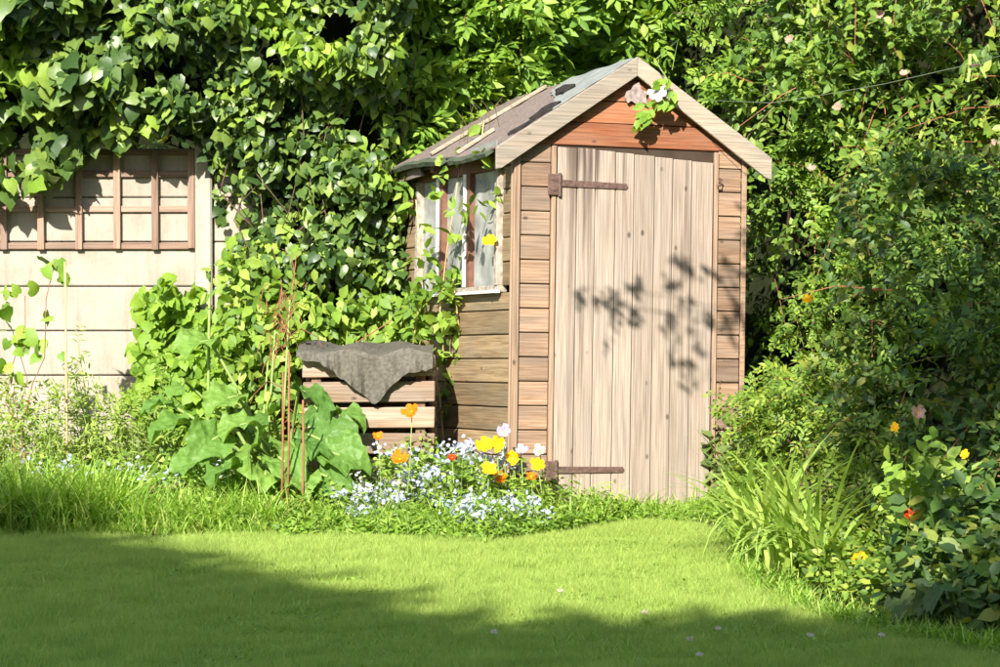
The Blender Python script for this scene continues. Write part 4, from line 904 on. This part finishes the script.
# pale cream blossoms low in the bed
# forget-me-nots
def fmn(label, poly, n, h0, h1, group='forget-me-nots in the bed', flmat='f_blue', fs=.011, heads=9):
    x, y = samp(poly, n); g = G(x, y); c0 = g.mean(0); t_ = plant('forget_me_not', label, 'flowers', (c0[0], c0[1], 0), group)
    tip = g + np.c_[rng.normal(size=n) * .03, rng.normal(size=n) * .03, h0 + (h1 - h0) * rng.random(n)]; mb = MB()
    for i in range(n): mb.tube([g[i], (g[i] + tip[i]) / 2 + rng.normal(size=3) * .01, tip[i]], .0022, .0012, 3)
    mb.build('stems', M['stalk'], t_, kind='stuff')
    P = np.repeat(tip, heads, 0) + rv(n * heads, .020); k_ = len(P); V = []; 
    ang = np.arange(5) * 2 * math.pi / 5; pent = np.c_[np.cos(ang), np.sin(ang), 0 * ang]; pent = np.vstack([pent, [[0, 0, -.15]]])
    leafset(t_, P, rv(k_), CAMV * .6 + np.array([0, 0, .9]) + rv(k_, .45), fs * (.7 + .5 * rng.random(k_)), (pent, np.array([[5, i, (i + 1) % 5] for i in range(5)])), M[flmat], rest='petals')
    C = np.repeat(g, 4, 0); C[:, 2] = (tip[:, 2].repeat(4)) * rng.random(4 * n) * .85; m_ = len(C); leafset(t_, C, rv(m_) + np.array([0, 0, .5]), rv(m_, .4) + np.array([0, -.4, .8]), np.full(m_, .045), P_LAN, M['l_grey'])
fmn('cloud of pale blue forget-me-nots before the shed corner', [(385, 520), (440, 510), (500, 514), (525, 526), (470, 530), (400, 528)], 115, .12, .36)
fmn('pale blue forget-me-nots below the rhubarb leaves', [(345, 522), (395, 518), (400, 532), (345, 534)], 60, .08, .2)
fmn('few forget-me-nots trailing in the front of the bed', [(440, 528), (540, 526), (540, 538), (450, 540)], 60, .05, .16)
fmn('pale cream blossoms in front of the rhubarb and bin', [(330, 518), (400, 518), (400, 528), (330, 530)], 45, .10, .26, 'cream blossoms in the bed', 'f_white', .012, 6)
fmn('scattered forget-me-nots behind the long grass tuft', [(20, 505), (240, 505), (240, 520), (20, 520)], 70, .12, .26, heads=7)
# poppies / marigolds
def petals(mb, c, r, axis, k, rows=1, cup=.35):
    axis = nrm(np.array(axis, float)); u = nrm(np.cross(axis, [.3, .9, .1])); v = np.cross(axis, u)
    for rw in range(rows):
        for i in range(k):
            a = 2 * math.pi * (i + .5 * rw) / k + rng.normal() * .12; d = u * math.cos(a) + v * math.sin(a); s_ = np.cross(axis, d); rr = r * (1 - .28 * rw) * (.85 + .3 * rng.random()); hh = math.pi / k * 1.25
            P_ = [c, c + d * rr * .55 + s_ * rr * hh * .6 + axis * rr * cup * .4, c + d * rr + s_ * rr * hh * .5 + axis * rr * (cup + .1 * rng.normal()), c + d * rr * 1.06 + axis * rr * cup, c + d * rr - s_ * rr * hh * .5 + axis * rr * (cup + .1 * rng.normal()), c + d * rr * .55 - s_ * rr * hh * .6 + axis * rr * cup * .4]
            mb.add([p + axis * .002 * rw for p in P_], [(0, 1, 2, 3), (0, 3, 4, 5)])
def flower(name, label, cat, px, py, Y, r, mat, k=6, rows=1, cup=.35, group=None, foot=None, centre='f_yellow'):
    c = W_(px, py, Y); b = np.array([c[0] + rng.normal() * .02, c[1] + .03, 0.0]) if foot is None else np.array(foot, float); t_ = plant(name, label, cat, b, group); ax = np.array([-.15 + rng.normal() * .2, -.75, .55 + rng.normal() * .2])
    MB().tube([b, (b + c) / 2 + [.01, .01, .02], c + [0, .012, -.004]], .0035, .002, 5).build('stem', M['stalk'], t_, smooth=True)
    mb = MB(); petals(mb, c, r, ax, k, rows, cup); mb.build('petals', M[mat], t_)
    mb = MB(); a = nrm(ax); mb.tube([c, c + a * r * .12, c + a * r * .2], r * .26, r * .1, 8); mb.build('flower_centre', M[centre], t_, smooth=True)
    P = np.array([b + (c - b) * u for u in np.linspace(.1, .6, 6)]); leafset(t_, P, rv(6) * [1, 1, .4] + [0, 0, .3], np.tile([0, -.5, .8], (6, 1)) + rv(6, .3), np.full(6, .07), P_LAN, M['l_mid'])
for (px, py, r, mt, k_, rw, lab) in (
    (412, 412, .048, 'f_orange', 6, 2, 'tall orange poppy in front of the compost bin slats'),
    (400, 460, .05, 'f_orange', 9, 2, 'full orange marigold left of the blue flower cloud'),
    (378, 437, .028, 'f_orange', 6, 1, 'small half hidden orange bloom at the foot of the bin'),
    (452, 458, .026, 'f_red', 6, 1, 'small red bloom amid the blue flower cloud'),
    (484, 446, .045, 'f_yellow', 6, 1, 'yellow poppy left of the pair against the shed side'),
    (497, 444, .044, 'f_yellow', 6, 1, 'yellow poppy right of the pair against the shed side'),
    (489, 470, .045, 'f_yellow', 6, 1, 'low yellow poppy above the forget-me-nots'),
    (501, 478, .036, 'f_orange', 6, 1, 'low amber poppy beside the low yellow one'),
    (513, 458, .04, 'f_yellow', 6, 1, 'yellow poppy below the shed corner trim'),
    (538, 465, .042, 'f_yellow', 6, 1, 'yellow poppy by the lower door hinge'),
    (531, 477, .03, 'f_orange', 6, 1, 'small orange poppy under the yellow one by the door hinge')):
    flower('poppy', lab, 'flower', px, py, 14.35 + .2 * rng.random(), r * .85, mt, k_, rw + 1, .5)
for (px, py, lab) in ((504, 432, 'lilac columbine bloom above the yellow poppies'), (521, 452, 'lilac columbine bloom beside the yellow poppy at the shed corner'), (540, 452, 'white columbine bloom by the lower door hinge')):
    flower('columbine', lab, 'flower', px, py, 14.5, .032, 'f_white' if 'white' in lab else 'f_lilac', 5, 2, .6)
tuft('iris_leaves', 'small fan of narrow upright leaves before the lower door hinge', 'plant', gpts([(528, 524), (560, 523), (560, 530), (528, 532)], 5), 46, .24, .011, M['l_strap'], .5, indiv=46)
# climber on the shed side wall
cl = plant('climbing_plant', 'leafy climber on thin stems against the shed window and side', 'climber', G(448, 506))
b = G(448, 506); Cs = []
paths = [[(450, 470), (448, 420), (444, 360), (440, 310), (447, 250), (455, 200), (462, 150)], [(446, 470), (440, 400), (430, 340), (424, 290), (420, 250), (416, 200)], [(452, 470), (456, 400), (462, 340), (470, 280), (474, 220), (478, 170), (484, 120)], [(455, 460), (464, 380), (458, 320), (452, 270)], [(420, 470), (416, 400), (412, 350), (420, 300)]]
mb = MB()
for pth in paths:
    pts = [b]; 
    for (px, py) in pth: pts.append(W_(px, py, b[1] + .18 - .25 * (1 if py < 330 else .3) + .03 * rng.normal()))
    mb.tube(pts, .007, .003, 5); Cs.append(pts)
mb.build('stem', M['cane'], cl, smooth=True)
C = []
for pts in Cs:
    for i in range(1, len(pts) - 1):
        den = 9 if 280 < proj(pts[i])[1] < 390 else 2
        for u in rng.random(den): C.append(pts[i] * (1 - u) + pts[i + 1] * u)
for (px, py) in ((500, 160), (505, 150), (480, 155), (495, 165), (485, 200), (470, 205), (492, 195), (460, 215), (475, 190), (430, 180), (425, 200), (440, 175)): C.append(W_(px, py, 15.0))
C = np.array(C); n = len(C); P, A, Nn, S, E = sprays(C, rv(n) + np.array([0, -.4, .1]), 4, .09, .085)
leafset(cl, P, A, Nn, S, P_OV, M['l_mid'], indiv=200, cell=8)
mb = MB(); c = W_(490, 241, 14.95); petals(mb, c, .035, (-.2, -.8, .5), 6, 2, .4); mb.build('flower', M['f_yellow'], cl)
# sprig on the gable point
sg = plant('clematis_sprig', 'clematis sprig with a pale bloom hanging over the gable boards', 'climber', W_(655, 62, 15.0))
g0 = W_(655, 60, 15.0); mb = MB().tube([g0, W_(668, 80, 15.0), W_(662, 100, 15.0), W_(645, 118, 15.0)], .004, .002, 4); mb.tube([g0, W_(678, 40, 15.0), W_(672, 70, 15.0)], .003, .002, 4); mb.build('stem', M['stalk'], sg)
C = W_(np.array([648, 642, 638, 646, 655, 662, 668, 674, 660, 668, 652, 676]), np.array([116, 120, 124, 110, 104, 100, 96, 90, 84, 78, 112, 98]), np.full(12, 15.0)); C = np.repeat(C, 3, 0) + rv(36, .012); n = 36
leafset(sg, C, np.array([-.4, -.2, -.8]) + rv(n, .4), CAMV + np.array([0, 0, .5]) + rv(n, .4), .05 + .03 * rng.random(n), P_OV, M['l_lime'], indiv=36, cell=3, minpx=5)
mb = MB(); petals(mb, W_(657, 94, 14.99), .045, (-.2, -.8, .4), 6, 2, .2); mb.build('flower', M['f_white'], sg)

# right of the door
cover('comfrey', 'broad leaved grey green plant hugging the right edge of the door', 'plant', [(706, 513), (775, 500), (790, 520), (735, 524)], 150, .50, P_OV, M['l_grey'], 4, .14, .10, indiv=160, cell=10, seed=6)
cover('border_weeds', 'green weeds between the door and the strap leaf clump', 'plants', [(720, 516), (800, 505), (860, 560), (800, 590), (750, 560)], 700, .22, P_OV, M['l_mid'], 5, .10, .050, seed=7)
tuft('daylily', 'arching strap leaved daylily clump at the lawn edge', 'plant', gpts([(745, 548), (790, 560), (845, 590), (850, 602), (800, 594), (750, 572)], 26), 230, .60, .027, M['l_strap'], .95, indiv=230, dirb=(-.35, -.6), seg=6)
cover('border_weeds', 'small bright leaves between the daylily and the dark foxglove', 'plants', [(820, 575), (900, 590), (900, 622), (840, 612), (800, 598)], 450, .20, P_OV, M['l_rose'], 5, .09, .045, seed=8)
cover('raspberry', 'young upright plant with toothed oval leaves by the red bloom', 'plant', [(890, 585), (955, 575), (960, 610), (900, 615)], 150, .52, P_OV, M['l_mid'], 4, .13, .085, indiv=150, cell=12, seed=9, minh=.1)
fx = [(px + rng.normal() * 6, min(py - 8, 598) + rng.normal() * 5, Y + .1, (.10 + .05 * rng.random()), yw + .3 * rng.normal(), .1 + .5 * rng.random()) for (px, py, Y, yw) in
    ((925, 575, 10.9, -.6), (950, 560, 10.9, -.1), (985, 565, 10.8, .5), (908, 605, 10.8, -.9), (968, 600, 10.65, .2), (935, 612, 10.6, -.5), (995, 600, 10.6, .7), (965, 622, 10.5, .3), (1012, 560, 10.9, .6), (945, 590, 10.75, -.2),
     (1015, 620, 10.5, .8), (930, 595, 10.7, -.3), (978, 585, 10.75, .4), (955, 612, 10.55, 0), (985, 625, 10.5, .5), (918, 618, 10.65, -.8), (1000, 585, 10.7, .2), (940, 625, 10.5, -.4))]
rhubarb('foxglove', 'dark broad leaved rosette plant at the shady lawn edge', G(960, 640), fx, M['l_fox'], M['stalk'], prs=P_FOX)
cover('border_weeds', 'dark tangled leaves behind the foxglove rosette', 'plants', [(890, 600), (1060, 600), (1060, 650), (980, 648), (900, 632)], 500, .45, P_OV, M['l_dark'], 5, .14, .08, seed=10)
for (px, py, Y, r, mt, nm, lab) in ((910, 516, 11.4, .028, 'f_red', 'red_bloom', 'single red bloom in the right border'), (860, 560, 11.5, .032, 'f_yellow', 'yellow_bloom', 'pale yellow bloom behind the daylily leaves'), (918, 413, 12.6, .03, 'f_pink', 'rose_bloom', 'pink rose bloom high on the rose bush'), (808, 300, 14.7, .026, 'f_yellow', 'yellow_leaf_bloom', 'yellow leaf low in the hedge right of the shed, shaped as a bloom'),  # the yellow hedge leaf is built as a bloom
                                  (895, 428, 12.7, .02, 'f_yellow', 'rose_bloom', 'small yellow rose bloom below the pink one'), (965, 455, 11.7, .02, 'f_yellow', 'rose_bloom', 'small yellow rose bloom in the dark shrub')):
    flower(nm, lab, 'flower', px, py, Y, r, mt, 6, 2, .45, foot=None if py > 500 else W_(px + 10, py + 40, Y + .2))
# pale seed heads / blossoms in the hedge top
for i, (px, py) in enumerate(((838, 108), (812, 170), (790, 40), (880, 15), (952, 197), (966, 195), (996, 145), (905, 75))):
    flower('honeysuckle_bloom', 'small pale cream blossom cluster in the hedge top', 'flower', px, py, 14.9 - 1.4 * max(px - 780, 0) / 250, .022, 'f_pink', 7, 2, .8, group='blossoms in the hedge', foot=W_(px + 14, py + 30, 14.9 - 1.4 * max(px - 780, 0) / 250 + .25))
# clothes line and peg
pts = [W_(px, py, Y) for px, py, Y in ((700, 100, 14.9), (771, 103, 14.4), (812, 97, 14.0), (884, 84, 13.4), (963, 66, 12.8), (1000, 56, 12.5), (1180, 0, 11.2))]
o = MB().tube(pts, .0017, .0017, 5).build('clothes_line', M['line'], None, smooth=True); tag(o, 'thin slack clothes line crossing the hedge', 'clothes line')
pg = plant('clothes_peg', 'pale green plastic clothes peg clipped on the line', 'clothes peg', W_(974, 62, 12.7))
a, b_, c_ = W_(970, 54, 12.69), W_(968, 82, 12.69), W_(986, 78, 12.69)
MB().tube([a, (a + b_) / 2 + [.004, 0, 0], b_], .008, .006, 5).build('jaw', M['peg'], pg); MB().tube([a + [.012, 0, 0], (a + c_) / 2 + [.008, 0, 0], c_], .008, .006, 5).build('jaw', M['peg'], pg)
MB().tube([W_(969, 66, 12.68), W_(980, 65, 12.68)], .006, .006, 5).build('spring', M['iron'], pg)
# teal pot and log in the bed, daisies
c = G(130, 526); mb = MB(); prof = [(.045, 0), (.06, .13), (.066, .13), (.066, .15), (.058, .15), (.05, .02)]; V = []; Fc = []
for (r_, z_) in prof:
    for i in range(14): a = 2 * math.pi * i / 14; V.append((c[0] + r_ * math.cos(a), c[1] + r_ * math.sin(a), z_ + .0))
for j in range(5):
    for i in range(14): Fc.append((j * 14 + i, j * 14 + (i + 1) % 14, (j + 1) * 14 + (i + 1) % 14, (j + 1) * 14 + i))
Fc.append(tuple(range(14))[::-1]); Fc.append(tuple(70 + i for i in range(14)))
o = mb.add(V, Fc).build('plant_pot', M['teal'], None, smooth=False); tag(o, 'small dark teal plant pot half hidden in the grass', 'pot')
c = G(170, 520); o = MB().tube([c + [-.10, 0, .15], c + [0, .01, .155], c + [.10, .02, .15]], .026, .03, 9).build('old_timber', M['postw'], None); tag(o, 'short piece of old timber lying in the bed weeds', 'timber')
for (px, py) in ((948, 0), ):
    pass
for (px, py) in ((494, 645), (645, 624), (718, 641), (810, 648), (882, 648), (690, 652), (560, 602), (700, 668)):
    g = G(px, py); t_ = plant('daisy', 'small white daisy in the mown lawn', 'daisy', g, 'daisies in the lawn'); c = g + [0, 0, .045]
    MB().tube([g, c], .0015, .0012, 4).build('stem', M['stalk'], t_); mb = MB(); petals(mb, c, .013, (0, -.4, .9), 9, 1, .15); mb.build('petals', M['f_white'], t_); MB().tube([c, c + [0, -.001, .004]], .004, .002, 6).build('flower_centre', M['f_yellow'], t_)
for o in bpy.data.objects:
    if '_wl' in o.keys(): del o['_wl']
tot = sum(len(o.data.polygons) for o in bpy.data.objects if o.type == 'MESH')
print('objects', len(bpy.data.objects), 'faces', tot)
